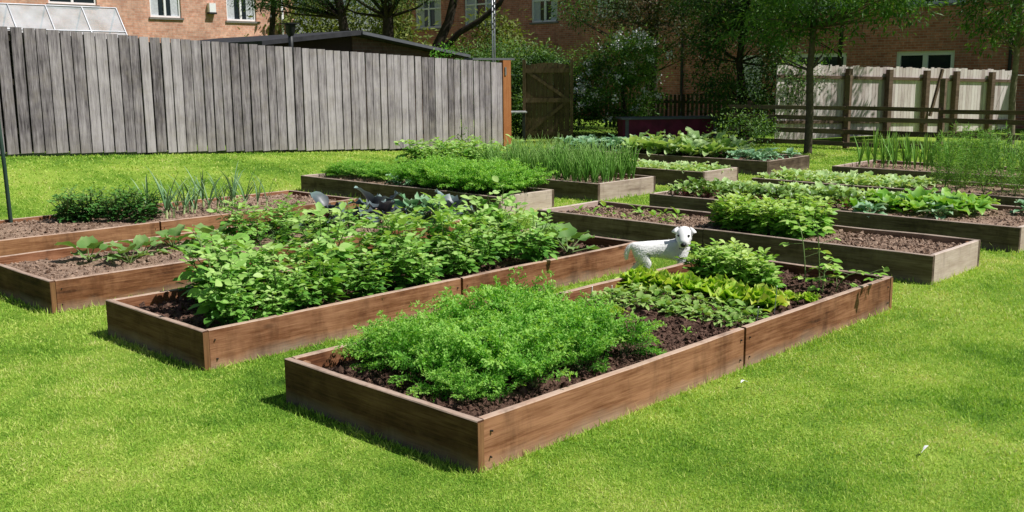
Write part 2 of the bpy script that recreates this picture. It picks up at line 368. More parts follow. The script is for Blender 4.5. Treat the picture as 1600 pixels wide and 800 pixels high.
def grass():
    m = MB()
    for r0, r1, dens, h, wd in [(2.0, 4.2, 14000, .019, .0032), (4.2, 6.5, 7500, .021, .0045), (6.5, 9.5, 3000, .025, .0065), (9.5, 14, 1300, .032, .010), (14, 24, 520, .034, .016)]:
        a0, a1 = th-math.radians(41), th+math.radians(41)
        n = int(dens*1.1*(a1-a0)*(r1*r1-r0*r0)/2)
        a = rng.uniform(a0, a1, n); r = np.sqrt(rng.uniform(r0*r0, r1*r1, n))
        x = r*np.cos(a); y = r*np.sin(a)
        # th is measured from photograph Y to x axis
        keep = np.ones(n, bool)
        edge = np.zeros(n)
        for (u0, u1, v0, v1) in BEDS.values():
            keep &= ~((x > u0-.004) & (x < u1+.004) & (y > v0-.004) & (y < v1+.004))
            edge += ((x > u0-.06) & (x < u1+.06) & (y > v0-.06) & (y < v1+.06))
        keep &= ~((y > 14.85) & (x < 15.6))
        keep &= (fbm(x, y, 5, 6.) > .30) | (rng.random(n) < .5)
        x, y, edge = x[keep], y[keep], edge[keep]; n = len(x)
        hh = h*rng.uniform(.5, 1.35, n)*(1+1.3*np.clip(edge, 0, 1)*rng.random(n))*(.7+.6*fbm(x, y, 9, 3.))
        lean = rng.normal(size=(n, 2))*.55
        d = np.stack([lean[:, 0], lean[:, 1], np.ones(n)], 1)
        fr = frames(d, rand_unit(n), wd*rng.uniform(.6, 1.3, n), hh, hh)
        tv = [(-.5, 0, 0), (.5, 0, 0), (.4, .55, .05), (-.4, .55, .05), (0, 1, .3)]
        P = np.stack([x, y, gz(x, y)-.002], 1)
        t = np.clip(.85*rng.beta(1.3, 1.3, n)-.115+.85*fbm(x, y, 21, 9., 3)-.17+.45*(fbm(x, y, 31, 1.1, 3)-.45)+.012*np.clip(x-y, -4, 5), 0, 1)
        V = np.einsum('nij,kj->nki', fr, np.array(tv)) + P[:, None]
        base = (np.arange(n)*5)[:, None]
        Q = base+np.array([[0, 1, 2, 3]]); Tn = base+np.array([[3, 2, 4]])
        m.V.append(V.reshape(-1, 3)); m.T.append(np.repeat(t, 5)); m.F.append(Q+m.n); m.F.append(Tn+m.n); m.n += 5*n
    tag(m.build('grass', M['blade']), 'short bright green grass blades of the mown lawn', 'grass', kind='stuff')
grass()
# ------------------------------------------------------------------ beds
def board(parent, name, axis, s0, s1, c0, c1, mat, zt=.225, z0=-.01, label=None):
    """board running along axis x or y, from s0 to s1, thickness c0..c1, bevelled and slightly warped"""
    m = MB(); L = s1-s0; n = max(3, int(L/.12)); W = c1-c0; b = .004
    xs = np.linspace(0, L, n+1)
    prof = [(-W/2, z0), (W/2, z0), (W/2, zt-b), (W/2-b, zt), (-W/2+b, zt), (-W/2, zt-b)]
    sd_ = rng.integers(1000)
    V = []
    for x in xs:
        wob = .006*(vnoise(x, 0, sd_, 1.3)-.5); wz = .006*(vnoise(x, 3, sd_, 2.)-.5)
        for (p, z) in prof: V.append((x, p+wob, z + (wz if z > .1 else 0) + (0.003*(vnoise(x, p*90, sd_+5, 16.)-.5) if z > .1 else 0)))
    k = len(prof); F = [(i*k+j, (i+1)*k+j, (i+1)*k+(j+1) % k, i*k+(j+1) % k) for i in range(n) for j in range(k)]
    F = [f[::-1] for f in F]
    m.add(V, F, float(rng.uniform(.3, .7)))
    o_ = m.n-len(V)
    m.V.append(np.array(V[:k])); m.V.append(np.array(V[-k:])); m.T.append(np.full(2*k, .35))
    m.F.append(np.array([[m.n+j for j in range(k)]][0])[None]); m.F.append(np.array([m.n+k+j for j in range(k)][::-1])[None]); m.n += 2*k
    o = m.build(name, mat, parent)
    if axis == 'x': o.location = (s0, (c0+c1)/2, 0)
    else: o.location = ((c0+c1)/2, s0, 0); o.rotation_euler = (0, 0, PI/2)
    if label: o['label'] = label
    return o
def soil_mesh(parent, u0, u1, v0, v1, z, mat, amp=.03, fine=.03, crumbs=900, furrow=None, slope=0):
    m = MB(); xs = np.arange(u0, u1+fine/2, fine); ys = np.arange(v0, v1+fine/2, fine)
    xs = np.linspace(u0, u1, len(xs)); ys = np.linspace(v0, v1, len(ys))
    X, Y = np.meshgrid(xs, ys)
    def hz(X, Y):
        h = z + amp*(fbm(X, Y, 2, 2.5)-.5)*1.2 + amp*(fbm(X, Y, 8, 14., 3)-.5)*1.3
        e = np.minimum(np.minimum(X-u0, u1-X), np.minimum(Y-v0, v1-Y)); h = h - .03*np.clip(1-e/.08, 0, 1)
        if furrow: h = h + .012*np.sin((X if furrow == 'x' else Y)*2*PI/.3)
        return h
    nx = len(xs); ii = np.arange(len(ys)-1)[:, None]*nx+np.arange(nx-1)[None]
    m.add(np.stack([X, Y, hz(X, Y)], -1).reshape(-1, 3), np.stack([ii, ii+1, ii+nx+1, ii+nx], -1).reshape(-1, 4), rng.uniform(.35, .65, X.size))
    n = crumbs; cx = rng.uniform(u0+.02, u1-.02, n); cy = rng.uniform(v0+.02, v1-.02, n)
    tv = np.array([(1,0,0),(-1,0,0),(0,1,0),(0,-1,0),(0,0,1),(0,0,-1)])*.5
    tf = [(0,2,4),(2,1,4),(1,3,4),(3,0,4),(2,0,5),(1,2,5),(3,1,5),(0,3,5)]
    s = rng.gamma(2.2, .0065, n)+.006
    m.inst(tv, tf, frames(rand_unit(n), rand_unit(n), s*1.3, s, s*.8), np.stack([cx, cy, hz(cx, cy)+s*.12], 1), rng.uniform(.15, .95, n))
    o = m.build('soil', mat, parent, smooth=False)
    return hz
SOIL = {}
def make_bed(key, label, mat='board', end='board_shaded', zs=.17, joint=None, near='x', dry=False, crumbs=900, fine=.03, amp=.03, furrow=None):
    u0, u1, v0, v1 = BEDS[key]; T = .038
    r = empty('raised_bed', label, 'raised bed', (0, 0, 0), group='raised vegetable beds on the lawn')
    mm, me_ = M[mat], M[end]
    sm = MB()
    def side(v, vv):
        if joint:
            board(r, 'side_board', 'x', u0+T+.002, joint-.010, v, vv, mm); board(r, 'side_board', 'x', joint+.010, u1-T-.002, v, vv, mm)
        else: board(r, 'side_board', 'x', u0+T+.002, u1-T-.002, v, vv, mm)
    if near == 'x':
        # long side boards run past the end boards, as the corner of the nearest bed shows
        side(v0, v0+T); side(v1-T, v1)
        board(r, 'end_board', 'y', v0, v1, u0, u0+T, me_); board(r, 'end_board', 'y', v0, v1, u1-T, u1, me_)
    else:
        vs = [v0, joint-.003, joint+.003, v1] if joint else [v0, v1]
        for i in range(0, len(vs), 2):
            board(r, 'side_board', 'y', vs[i], vs[i+1], u0, u0+T, mm); board(r, 'side_board', 'y', vs[i], vs[i+1], u1-T, u1, mm)
        board(r, 'end_board', 'x', u0+T+.002, u1-T-.002, v0, v0+T, me_); board(r, 'end_board', 'x', u0+T+.002, u1-T-.002, v1-T, v1, me_)
    if near == 'x':
        for o in [c for c in r.children if c.name.startswith('end_board')]:
            g = MB(); g.box((-.0025, -T/2+.002, .004), (-.0002, T/2-.002, .216), .6); g.build('end_grain', M['endgrain'], o)
        for o in [c for c in r.children if c.name.startswith('side_board') and abs(c.location.y-v0) < .1]:
            Lb = max(v_.co.x for v_ in o.data.vertices)
            for xx in (.035, Lb-.035):
                for zz in (.055, .165):
                    q = MB(); q.tube([(xx+rng.normal(0, .006), -T/2-.0075, zz), (xx, -T/2+.006, zz)][::-1], .0042, 8); q.build('screw', M['darkmetal'], o)
    P = []
    for x in (u0+T+.03, u1-T-.03):
        for y in (v0+T+.03, v1-T-.03): P.append((x, y))
    if joint: P += [(joint, v0+T+.026), (joint, v1-T-.03)] if near == 'x' else [(u0+T+.03, joint), (u1-T-.03, joint)]
    for (x, y) in P:
        s = MB(); s.box((-.024, -.024, 0), (.024, .024, .195 + rng.uniform(-.02, .015)), .6); o = s.build('stake', M['stake'], r); o.location = (x, y, 0)
    SOIL[key] = soil_mesh(r, u0+T, u1-T, v0+T, v1-T, zs, M['soil_dry' if dry else 'soil'], crumbs=crumbs, fine=fine, amp=amp, furrow=furrow)
    return r
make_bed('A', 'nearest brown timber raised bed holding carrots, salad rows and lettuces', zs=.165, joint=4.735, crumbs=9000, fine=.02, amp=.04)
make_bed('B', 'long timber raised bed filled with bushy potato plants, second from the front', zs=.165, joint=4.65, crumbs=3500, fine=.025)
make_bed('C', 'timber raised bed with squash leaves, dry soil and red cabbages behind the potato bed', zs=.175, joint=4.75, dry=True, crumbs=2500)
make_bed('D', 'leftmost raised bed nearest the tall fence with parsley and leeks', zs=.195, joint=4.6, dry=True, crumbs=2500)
make_bed('E', 'dark raised bed with a pale end, full of bright green carrots, near the fence', 'board_old_shaded', 'board_pale', .19, None, 'y', True, 900)
make_bed('F', 'raised bed with a pale end board packed with upright onion leaves', 'board_old_shaded', 'board_pale', .18, None, 'y', True, 700)
make_bed('G', 'small raised bed of pale salad leaves between the onion bed and cauliflower bed', 'board_old_shaded', 'board_pale', .18, None, 'y', True, 300)
make_bed('H', 'farthest raised bed holding big pale cauliflower plants', 'board_old_shaded', 'board_old_shaded', .2, None, 'y', False, 400)
make_bed('I', 'raised bed behind the dog with one leafy clump and bare raked soil', 'board_old_shaded', 'board_pale', .185, 4.94, 'y', True, 4500, .025, .03)
make_bed('J', 'wide raised bed of beetroot and chard rows ending in open soil', 'board_old_shaded', 'board_pale', .19, None, 'y', True, 2500)
make_bed('L', 'raised bed behind the beetroot bed with feathery green rows', 'board_old_shaded', 'board_pale', .19, None, 'y', True, 800)
make_bed('K', 'far raised bed beside the rail fence with tall leek leaves', 'board_old_shaded', 'board_pale', .19, None, 'y', True, 500)
for nm, (x, y, h_) in {'a': (4.735, 2.786, .235)}.items():
    pass
def soil_z(k, x, y): return float(SOIL[k](np.array([x]), np.array([y]))[0])
# ------------------------------------------------------------------ plant parts
LEAF4 = (np.array([(0,0,0), (-.5,.45,.12), (0,1,-.05), (.5,.45,.12)]), [(0,3,2),(0,2,1)])
_o = [(0,0,0), (-.38,.25,.08), (-.5,.55,.1), (-.28,.85,.02), (0,1.05,-.1), (.28,.85,.02), (.5,.55,.1), (.38,.25,.08), (0,.3,0), (0,.7,-.02)]
OVAL = (np.array(_o), [(0,8,1,1),(8,9,2,1),(9,4,3,2),(0,7,8,8),(8,7,6,9),(9,6,5,4)])
OVAL = (np.array(_o), [(0,8,1),(8,2,1),(8,9,2),(9,3,2),(9,4,3),(0,7,8),(8,7,6),(8,6,9),(9,6,5),(9,5,4)])
def azel(a, e): return np.stack([np.cos(a)*np.cos(e), np.sin(a)*np.cos(e), np.sin(e)], -1)
def broad_leaf(m, base, az, elv, L, W, bend=.6, cup=.3, ruffle=0, t0=.4, t1=.8, nx=4, ny=6, pw=.6, twist=0, tipdark=0):
    """broad leaf as a curved grid: starts at base heading (az, elv), bends down over its length"""
    t = np.linspace(0, 1, ny+1); s = np.linspace(-1, 1, nx+1)
    T, Sx = np.meshgrid(t, s, indexing='ij')
    wid = W*np.sin(PI*np.clip(T*.93+.05, 0, 1)**pw)**.75*.5
    ang = elv - bend*T*1.3
    seg = L/ny; cx = np.concatenate([[0], np.cumsum(np.cos(ang[:-1, 0])*seg)]); cz = np.concatenate([[0], np.cumsum(np.sin(ang[:-1, 0])*seg)])
    ph = rng.uniform(0, 6.28)
    up = cup*wid*Sx**2 + ruffle*np.sin(T*14+ph+Sx*2)*np.abs(Sx)**1.5 + ruffle*.6*np.sin(T*23+ph*2)*Sx
    y = cx[:, None] - np.sin(ang)*up; z = cz[:, None]+np.cos(ang)*up; x = Sx*wid
    x, z = x*math.cos(twist)-0*z, z + x*math.sin(twist)
    c, s_ = math.cos(az), math.sin(az)
    V = np.stack([base[0]+c*y - s_*x, base[1]+s_*y + c*x, base[2]+z], -1).reshape(-1, 3)
    k = nx+1; ii = np.arange(ny)[:, None]*k+np.arange(nx)[None]
    F = np.stack([ii, ii+1, ii+k+1, ii+k], -1).reshape(-1, 4)
    vein = (np.abs(Sx) < .1)*.18
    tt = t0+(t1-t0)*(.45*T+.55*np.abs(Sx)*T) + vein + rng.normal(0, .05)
    m.add(V, F, np.clip(tt, 0, 1).reshape(-1))
    return V[-k//2]
def carrot_mesh(h=.31, nf=15, sp=1.05):
    m = MB(); st = MB()
    for i in range(nf):
        az = rng.uniform(0, 2*PI); e0 = rng.uniform(1.0, 1.5) if i > 4 else rng.uniform(.6, 1.1)
        L = h*rng.uniform(.75, 1.15); n = 9; t = np.linspace(0, 1, n)
        ang = e0 - rng.uniform(.5, 1.1)*t**1.6; seg = L/(n-1)
        r = np.concatenate([[0], np.cumsum(np.cos(ang[:-1])*seg)])*sp; z = np.concatenate([[0], np.cumsum(np.sin(ang[:-1])*seg)])
        P = np.stack([np.cos(az)*r, np.sin(az)*r, z], 1)
        st.tube(P, np.linspace(.0022, .0008, n), 3, .7, False)
        for j in range(3, n):
            side = np.array([-math.sin(az), math.cos(az), 0]); d0 = unit(P[j]-P[j-1])
            for sgn in (-1, 1):
                pl = .07*(1.15-abs(t[j]-.55)*1.2)*h/.30
                dirp = unit(side*sgn + d0*.8 + np.array([0, 0, rng.uniform(-.3, .3)]))
                k = 13; q = np.linspace(.08, 1, k)
                pos = P[j]+dirp*(q[:, None]*pl) + np.array([0, 0, -.012])*(q[:, None]**2) + rng.normal(0, .005, (k, 3))
                d = unit(dirp + rng.normal(0, .75, (k, 3)))
                s = .020*rng.uniform(.7, 1.4, k)
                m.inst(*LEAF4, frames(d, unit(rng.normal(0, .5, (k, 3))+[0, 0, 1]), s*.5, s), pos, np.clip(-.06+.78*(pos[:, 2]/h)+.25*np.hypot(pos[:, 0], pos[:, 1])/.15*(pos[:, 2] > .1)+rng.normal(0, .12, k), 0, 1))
    return m, st
def potato_mesh(h=.52, w_=.28, ns=8, lf=.08, oval=OVAL, matlow=.2):
    m = MB(); st = MB()
    for i in range(ns):
        az = i*2.4+rng.uniform(-.4, .4); lean = rng.uniform(.08, .9)*w_ if i else 0.03; H = h*rng.uniform(.72, 1.05)*(1-.25*lean/w_)
        t = np.linspace(0, 1, 7); P = np.stack([np.cos(az)*lean*t**1.3, np.sin(az)*lean*t**1.3, H*t], 1)
        st.tube(P, np.linspace(.006, .003, 7), 4, .4, False)
        nodes = 7
        for j in range(nodes):
            tt = .18+.82*j/(nodes-1); p = np.array([np.interp(tt, t, P[:, k]) for k in range(3)])
            a = az + j*2.4 + rng.uniform(-.3, .3); e = rng.uniform(-.05, .5)+.45*(tt > .85); L = rng.uniform(.10, .17)*(1.1-.35*tt)*h/.5
            d = azel(a, e); droop = np.array([0, 0, -.05])
            q = np.linspace(0, 1, 4); R = p+d*L*q[:, None]+droop*(q[:, None]**2)*h
            st.tube(R, .0022, 3, .8, False)
            side = np.array([-math.sin(a), math.cos(a), 0])
            pos = [R[3]]; dr = [d+[0, 0, -.4]]; sz = [1.15]
            for qi, sc2 in ((2, 1.), (1, .75)):
                for sg in (-1, 1):
                    pos.append(R[qi]); dr.append(d*.6+side*sg+[0, 0, rng.uniform(-.5, .1)]); sz.append(sc2*rng.uniform(.8, 1.15))
            s = lf*np.array(sz)*rng.uniform(.8, 1.2)*(1.15-.3*tt)
            k = len(pos)
            nrm = unit(np.array([[0, 0, 1.]]*k)+rng.normal(0, .3, (k, 3))+d*.25)
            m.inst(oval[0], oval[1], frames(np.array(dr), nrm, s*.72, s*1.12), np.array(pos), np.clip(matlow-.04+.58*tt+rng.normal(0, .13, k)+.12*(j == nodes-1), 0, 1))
    return m, st
def rosette_mesh(n, L, W, e0, e1, bend, cup, ruffle, t0, t1, petiole=0, pr=.004, twist=.3, hgt=0, nx=4, ny=6, pw=.6):
    m = MB(); st = MB()
    for i in range(n):
        q = i/max(1, n-1); az = i*2.4+rng.uniform(-.3, .3); e = e0+(e1-e0)*q+rng.uniform(-.12, .12); l = L*rng.uniform(.8, 1.15)*(1-.35*q if not petiole else rng.uniform(.8, 1.))
        base = np.array([0, 0, hgt*q+.005]); 
        if petiole:
            pl = petiole*rng.uniform(.7, 1.2); tt = np.linspace(0, 1, 4)
            P = base + np.stack([np.cos(az)*pl*math.cos(e)*tt, np.sin(az)*pl*math.cos(e)*tt, pl*math.sin(e)*tt**.9], 1)
            st.tube(P, np.linspace(pr*1.3, pr*.7, 4), 4, .5, False); base = P[-1]; e -= .35
        broad_leaf(m, base, az, e, l, W*l/L*rng.uniform(.85, 1.1), bend*rng.uniform(.7, 1.3), cup, ruffle, t0, t1, nx, ny, pw, rng.uniform(-twist, twist))
    return m, st
def strap_mesh(n, L, W, spread, bendr, z0=.06, tube=False):
    m = MB(); st = MB(); st.tube([(0, 0, 0), (0, 0, z0), (0, 0, z0*1.6)], [.011, .010, .007], 6, .95, False)
    for i in range(n):
        az = (i % 2)*PI+rng.uniform(-.5, .5)+(0 if not tube else rng.uniform(0, 6)); e = PI/2-spread*rng.uniform(.15, 1); l = L*rng.uniform(.6, 1.1); k = 8
        t = np.linspace(0, 1, k); b = bendr*rng.uniform(.2, 1.6); ang = e-b*t**2.2
        sg = l/(k-1); r = np.concatenate([[0], np.cumsum(np.cos(ang[:-1])*sg)]); z = np.concatenate([[0], np.cumsum(np.sin(ang[:-1])*sg)])+z0
        P = np.stack([np.cos(az)*r, np.sin(az)*r, z], 1); wd = W*(1-t**2.5*.9)
        if tube: m.tube(P, wd*.5, 5, np.repeat(.3+.5*t, 5)); continue
        sdv = np.array([-math.sin(az), math.cos(az), 0]); up = np.array([math.cos(az)*-1, math.sin(az)*-1, .3])
        V = np.stack([P-sdv*wd[:, None]*.5+up*wd[:, None]*.25, P, P+sdv*wd[:, None]*.5+up*wd[:, None]*.25], 1).reshape(-1, 3)
        F = [(a*3+c, a*3+c+1, a*3+c+4, a*3+c+3) for a in range(k-1) for c in range(2)]
        m.add(V, F, np.repeat(.3+.45*t+rng.normal(0, .08), 3))
    return m, st
def fern_mesh(h=.7, n=4):
    m = MB(); st = MB()
    for i in range(n):
        az = rng.uniform(0, 6.28); ln = rng.uniform(.02, .22); t = np.linspace(0, 1, 8); H = h*rng.uniform(.6, 1.05)
        P = np.stack([np.cos(az)*ln*t**1.5, np.sin(az)*ln*t**1.5, H*t], 1); st.tube(P, np.linspace(.004, .0015, 8), 3, .5, False)
        k = 260; q = rng.uniform(.1, 1, k); p = np.stack([np.interp(q, t, P[:, c]) for c in range(3)], 1)
        d = unit(np.stack([rng.normal(size=k), rng.normal(size=k), rng.uniform(0, 1., k)], 1)); rr = rng.uniform(0, .11, k)*(1.2-q)
        s = rng.uniform(.03, .055, k)
        m.inst(*LEAF4, frames(d, rand_unit(k), s*.16, s), p+d*rr[:, None], rng.uniform(.2, .9, k))
    return m, st
VAR = {}
def variants(kind, fn, mat, stem=None, stem_mat=None, n=4):
    out = []
    for i in range(n):
        m, st = fn()
        a = m.build('foliage', mat, smooth=True, mesh_only=True)
        b = st.build('stem', stem_mat, smooth=True, mesh_only=True) if (stem_mat is not None and st.n) else None
        out.append((a, b))
    VAR[kind] = out
def plant(name, kind, label, cat, group, x, y, z, s=1., rz=None, sz=1., tilt=.06):
    fo, st = VAR[kind][rng.integers(len(VAR[kind]))]
    rot = (rng.normal(0, tilt), rng.normal(0, tilt), rng.uniform(0, 6.28) if rz is None else rz)
    if st is None:
        o = link(name, fo); tag(o, label, cat, group)
    else:
        o = bpy.data.objects.new(name, None); COL.objects.link(o); o.empty_display_size = .05; tag(o, label, cat, group)
        link('foliage', fo, o); link('stem', st, o)
    o.location = (x, y, z); o.rotation_euler = rot; o.scale = (s, s, s*sz)
    return o
GS = M['potato_stem']
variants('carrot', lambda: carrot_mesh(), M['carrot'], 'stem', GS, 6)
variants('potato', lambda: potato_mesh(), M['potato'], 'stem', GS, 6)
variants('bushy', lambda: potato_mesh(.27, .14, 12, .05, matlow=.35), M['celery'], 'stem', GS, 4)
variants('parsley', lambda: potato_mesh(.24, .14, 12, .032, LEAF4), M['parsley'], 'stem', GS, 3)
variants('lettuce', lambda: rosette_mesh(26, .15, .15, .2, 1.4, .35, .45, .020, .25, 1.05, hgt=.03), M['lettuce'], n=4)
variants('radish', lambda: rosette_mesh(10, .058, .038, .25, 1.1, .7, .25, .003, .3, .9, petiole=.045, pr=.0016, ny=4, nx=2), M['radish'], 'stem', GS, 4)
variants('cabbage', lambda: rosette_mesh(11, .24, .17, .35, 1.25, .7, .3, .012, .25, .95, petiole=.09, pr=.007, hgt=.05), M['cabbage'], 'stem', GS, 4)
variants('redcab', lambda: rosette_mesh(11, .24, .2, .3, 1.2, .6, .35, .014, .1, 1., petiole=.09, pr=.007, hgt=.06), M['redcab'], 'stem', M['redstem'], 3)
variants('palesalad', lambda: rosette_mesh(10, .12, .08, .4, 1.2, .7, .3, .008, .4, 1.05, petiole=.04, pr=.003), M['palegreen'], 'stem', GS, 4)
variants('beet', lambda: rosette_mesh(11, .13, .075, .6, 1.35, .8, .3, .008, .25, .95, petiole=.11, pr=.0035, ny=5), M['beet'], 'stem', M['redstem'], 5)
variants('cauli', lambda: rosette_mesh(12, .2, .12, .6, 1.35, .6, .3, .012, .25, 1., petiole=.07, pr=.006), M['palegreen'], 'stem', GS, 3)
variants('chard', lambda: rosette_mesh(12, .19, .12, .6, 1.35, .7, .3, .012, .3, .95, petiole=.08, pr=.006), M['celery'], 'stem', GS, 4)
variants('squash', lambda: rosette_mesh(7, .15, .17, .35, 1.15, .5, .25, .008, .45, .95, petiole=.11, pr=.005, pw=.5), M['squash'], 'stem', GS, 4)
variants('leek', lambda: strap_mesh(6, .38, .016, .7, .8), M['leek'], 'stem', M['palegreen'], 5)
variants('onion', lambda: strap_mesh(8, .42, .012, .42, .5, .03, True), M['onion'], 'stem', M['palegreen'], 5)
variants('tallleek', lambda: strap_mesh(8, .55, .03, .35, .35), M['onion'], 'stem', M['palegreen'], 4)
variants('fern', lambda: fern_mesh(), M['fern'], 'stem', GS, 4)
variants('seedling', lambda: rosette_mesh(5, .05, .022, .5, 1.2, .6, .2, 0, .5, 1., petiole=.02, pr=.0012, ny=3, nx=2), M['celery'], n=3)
def J(s): return rng.normal(0, s)
def P_(name, kind, label, cat, group, key, x, y, s=1., **kw): return plant(name, kind, label, cat, group, x, y, soil_z(key, x, y)-.008, s, **kw)
# bed A : carrots
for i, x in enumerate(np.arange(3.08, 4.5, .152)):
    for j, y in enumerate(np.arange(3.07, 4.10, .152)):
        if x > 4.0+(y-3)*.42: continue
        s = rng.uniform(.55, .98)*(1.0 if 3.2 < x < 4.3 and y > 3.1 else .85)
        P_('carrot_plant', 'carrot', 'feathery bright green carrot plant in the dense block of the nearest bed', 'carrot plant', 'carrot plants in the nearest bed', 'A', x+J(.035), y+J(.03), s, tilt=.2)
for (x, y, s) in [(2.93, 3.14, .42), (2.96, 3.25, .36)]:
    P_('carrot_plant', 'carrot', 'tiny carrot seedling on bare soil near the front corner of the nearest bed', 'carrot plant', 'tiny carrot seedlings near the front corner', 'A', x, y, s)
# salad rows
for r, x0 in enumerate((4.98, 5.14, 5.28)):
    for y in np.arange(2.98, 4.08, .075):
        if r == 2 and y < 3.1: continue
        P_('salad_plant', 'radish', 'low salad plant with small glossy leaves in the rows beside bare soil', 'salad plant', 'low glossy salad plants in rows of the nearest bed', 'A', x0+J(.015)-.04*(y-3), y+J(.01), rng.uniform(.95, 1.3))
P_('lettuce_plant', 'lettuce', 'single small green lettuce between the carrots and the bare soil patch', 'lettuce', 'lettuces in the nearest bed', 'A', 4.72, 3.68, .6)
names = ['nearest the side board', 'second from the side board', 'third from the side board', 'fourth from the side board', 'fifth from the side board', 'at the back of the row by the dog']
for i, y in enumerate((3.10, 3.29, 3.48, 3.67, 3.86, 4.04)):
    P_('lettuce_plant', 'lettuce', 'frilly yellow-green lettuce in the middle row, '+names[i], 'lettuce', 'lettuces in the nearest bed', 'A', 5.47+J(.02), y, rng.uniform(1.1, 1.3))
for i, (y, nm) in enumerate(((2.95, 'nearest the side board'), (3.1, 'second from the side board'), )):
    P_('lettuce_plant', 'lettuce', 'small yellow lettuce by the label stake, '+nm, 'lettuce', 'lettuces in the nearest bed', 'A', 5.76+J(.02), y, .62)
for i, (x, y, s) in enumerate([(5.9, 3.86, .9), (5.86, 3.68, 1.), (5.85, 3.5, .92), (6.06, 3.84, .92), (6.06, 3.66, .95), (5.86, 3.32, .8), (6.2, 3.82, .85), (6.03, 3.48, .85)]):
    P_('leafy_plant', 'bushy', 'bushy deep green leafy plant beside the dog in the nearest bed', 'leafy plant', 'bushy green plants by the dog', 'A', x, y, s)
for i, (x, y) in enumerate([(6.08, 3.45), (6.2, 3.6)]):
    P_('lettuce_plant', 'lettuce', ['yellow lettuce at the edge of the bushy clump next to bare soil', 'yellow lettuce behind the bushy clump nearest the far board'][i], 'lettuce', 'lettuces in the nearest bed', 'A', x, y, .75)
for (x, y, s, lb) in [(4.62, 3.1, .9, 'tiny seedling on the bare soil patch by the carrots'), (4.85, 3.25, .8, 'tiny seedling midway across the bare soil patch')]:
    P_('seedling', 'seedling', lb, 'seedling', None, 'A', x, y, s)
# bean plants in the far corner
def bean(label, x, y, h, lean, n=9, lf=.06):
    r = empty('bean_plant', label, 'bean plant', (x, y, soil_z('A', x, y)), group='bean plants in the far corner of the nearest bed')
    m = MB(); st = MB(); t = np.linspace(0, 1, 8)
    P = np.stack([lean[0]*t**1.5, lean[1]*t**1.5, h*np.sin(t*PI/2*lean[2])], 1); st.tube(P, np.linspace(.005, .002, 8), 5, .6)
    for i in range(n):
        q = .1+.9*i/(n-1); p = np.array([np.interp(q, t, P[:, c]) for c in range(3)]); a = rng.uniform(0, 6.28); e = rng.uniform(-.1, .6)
        d = azel(a, e)*rng.uniform(.05, .13); st.tube([p, p+d*.6, p+d+[0, 0, -.006]], .0018, 3, .8, False)
        k = 3; aa = a+np.array([0, 1.2, -1.2]); dd = azel(aa, np.array([-.2, -.1, -.1])); s = lf*rng.uniform(.7, 1.25, k)
        m.inst(*OVAL, frames(dd, unit(rng.normal(0, .25, (k, 3))+[0, 0, 1]), s*.75, s), np.repeat((p+d)[None], 3, 0), rng.uniform(.45, 1., k))
    m.build('foliage', M['celery'], r, True); st.build('stem', GS, r, True)
bean('tall bean plant standing in the far corner of the nearest bed', 6.2, 3.12, .46, (-.03, .04, 1), 11)
bean('low bushy bean plant with many leaves at the foot of the tall one', 6.05, 3.02, .17, (.02, 0, 1), 12, .055)
bean('bean plant leaning over the side board in a loose arch', 6.15, 2.98, .14, (.12, -.26, 1.5), 9, .05)
bean('thin bean stem with pale leaves leaning left over dark soil', 6.35, 3.3, .40, (.1, .14, 1), 6)
# plant markers
for (x, y, h, lb) in [(5.08, 2.93, .10, 'short pale plant marker at the side board joint'), (5.31, 2.95, .19, 'tall white plant marker stuck in by the lettuces'),
                      (4.98, 4.08, .09, 'white plant marker by the back board of the nearest bed'), (5.2, 4.09, .07, 'small white plant marker by the back board close to the dog')]:
    m = MB(); m.box((-.009, -.002, 0), (.009, .002, h)); m.box((-.006, -.0021, -.02), (.006, .0021, 0)); o = m.build('plant_marker', M['label_white']); o.location = (x, y, soil_z('A', x, y)); o.rotation_euler = (.06, -.05, .5)
    tag(o, lb, 'plant marker', 'white plant markers in the nearest bed')
# bed B : potatoes
for j, y in enumerate((5.22, 5.54, 5.87)):
    for i, x in enumerate(np.arange(3.02 + .12*(j > 0), 6.06, .31)):
        s = rng.uniform(.64, .94)*(.84 if j == 0 else 1.)
        P_('potato_plant', 'potato', 'tall leafy potato plant in the packed rows of the second bed', 'potato plant', 'potato plants in the second bed', 'B', x+J(.05), y+J(.035), s, sz=rng.uniform(.9, 1.2), tilt=.12)
for (x, y, s, lb) in [(3.0, 5.12, .52, 'low potato plant with broad pale leaves by the front board joint corner'), (3.45, 5.1, .5, 'low broad-leaved potato plant second along the front board'), (3.95, 5.08, .5, 'low broad-leaved potato plant third along the front board'), (4.45, 5.1, .48, 'low broad-leaved potato plant fourth along the front board'), (3.2, 5.05, .4, 'lowest broad-leaved potato plant touching the front board near the corner')]:
    P_('potato_plant', 'potato', lb, 'potato plant', 'low potato plants along the board', 'B', x, y, s)
for (x, y, s, lb) in [(6.16, 5.3, 1., 'grey-green squash plant at the far end of the potato bed nearest the front board'), (6.3, 5.62, .95, 'grey-green squash plant at the far end of the potato bed, further back')]:
    P_('squash_plant', 'squash', lb, 'squash plant', 'squash plants', 'B', x, y, s*1.3)
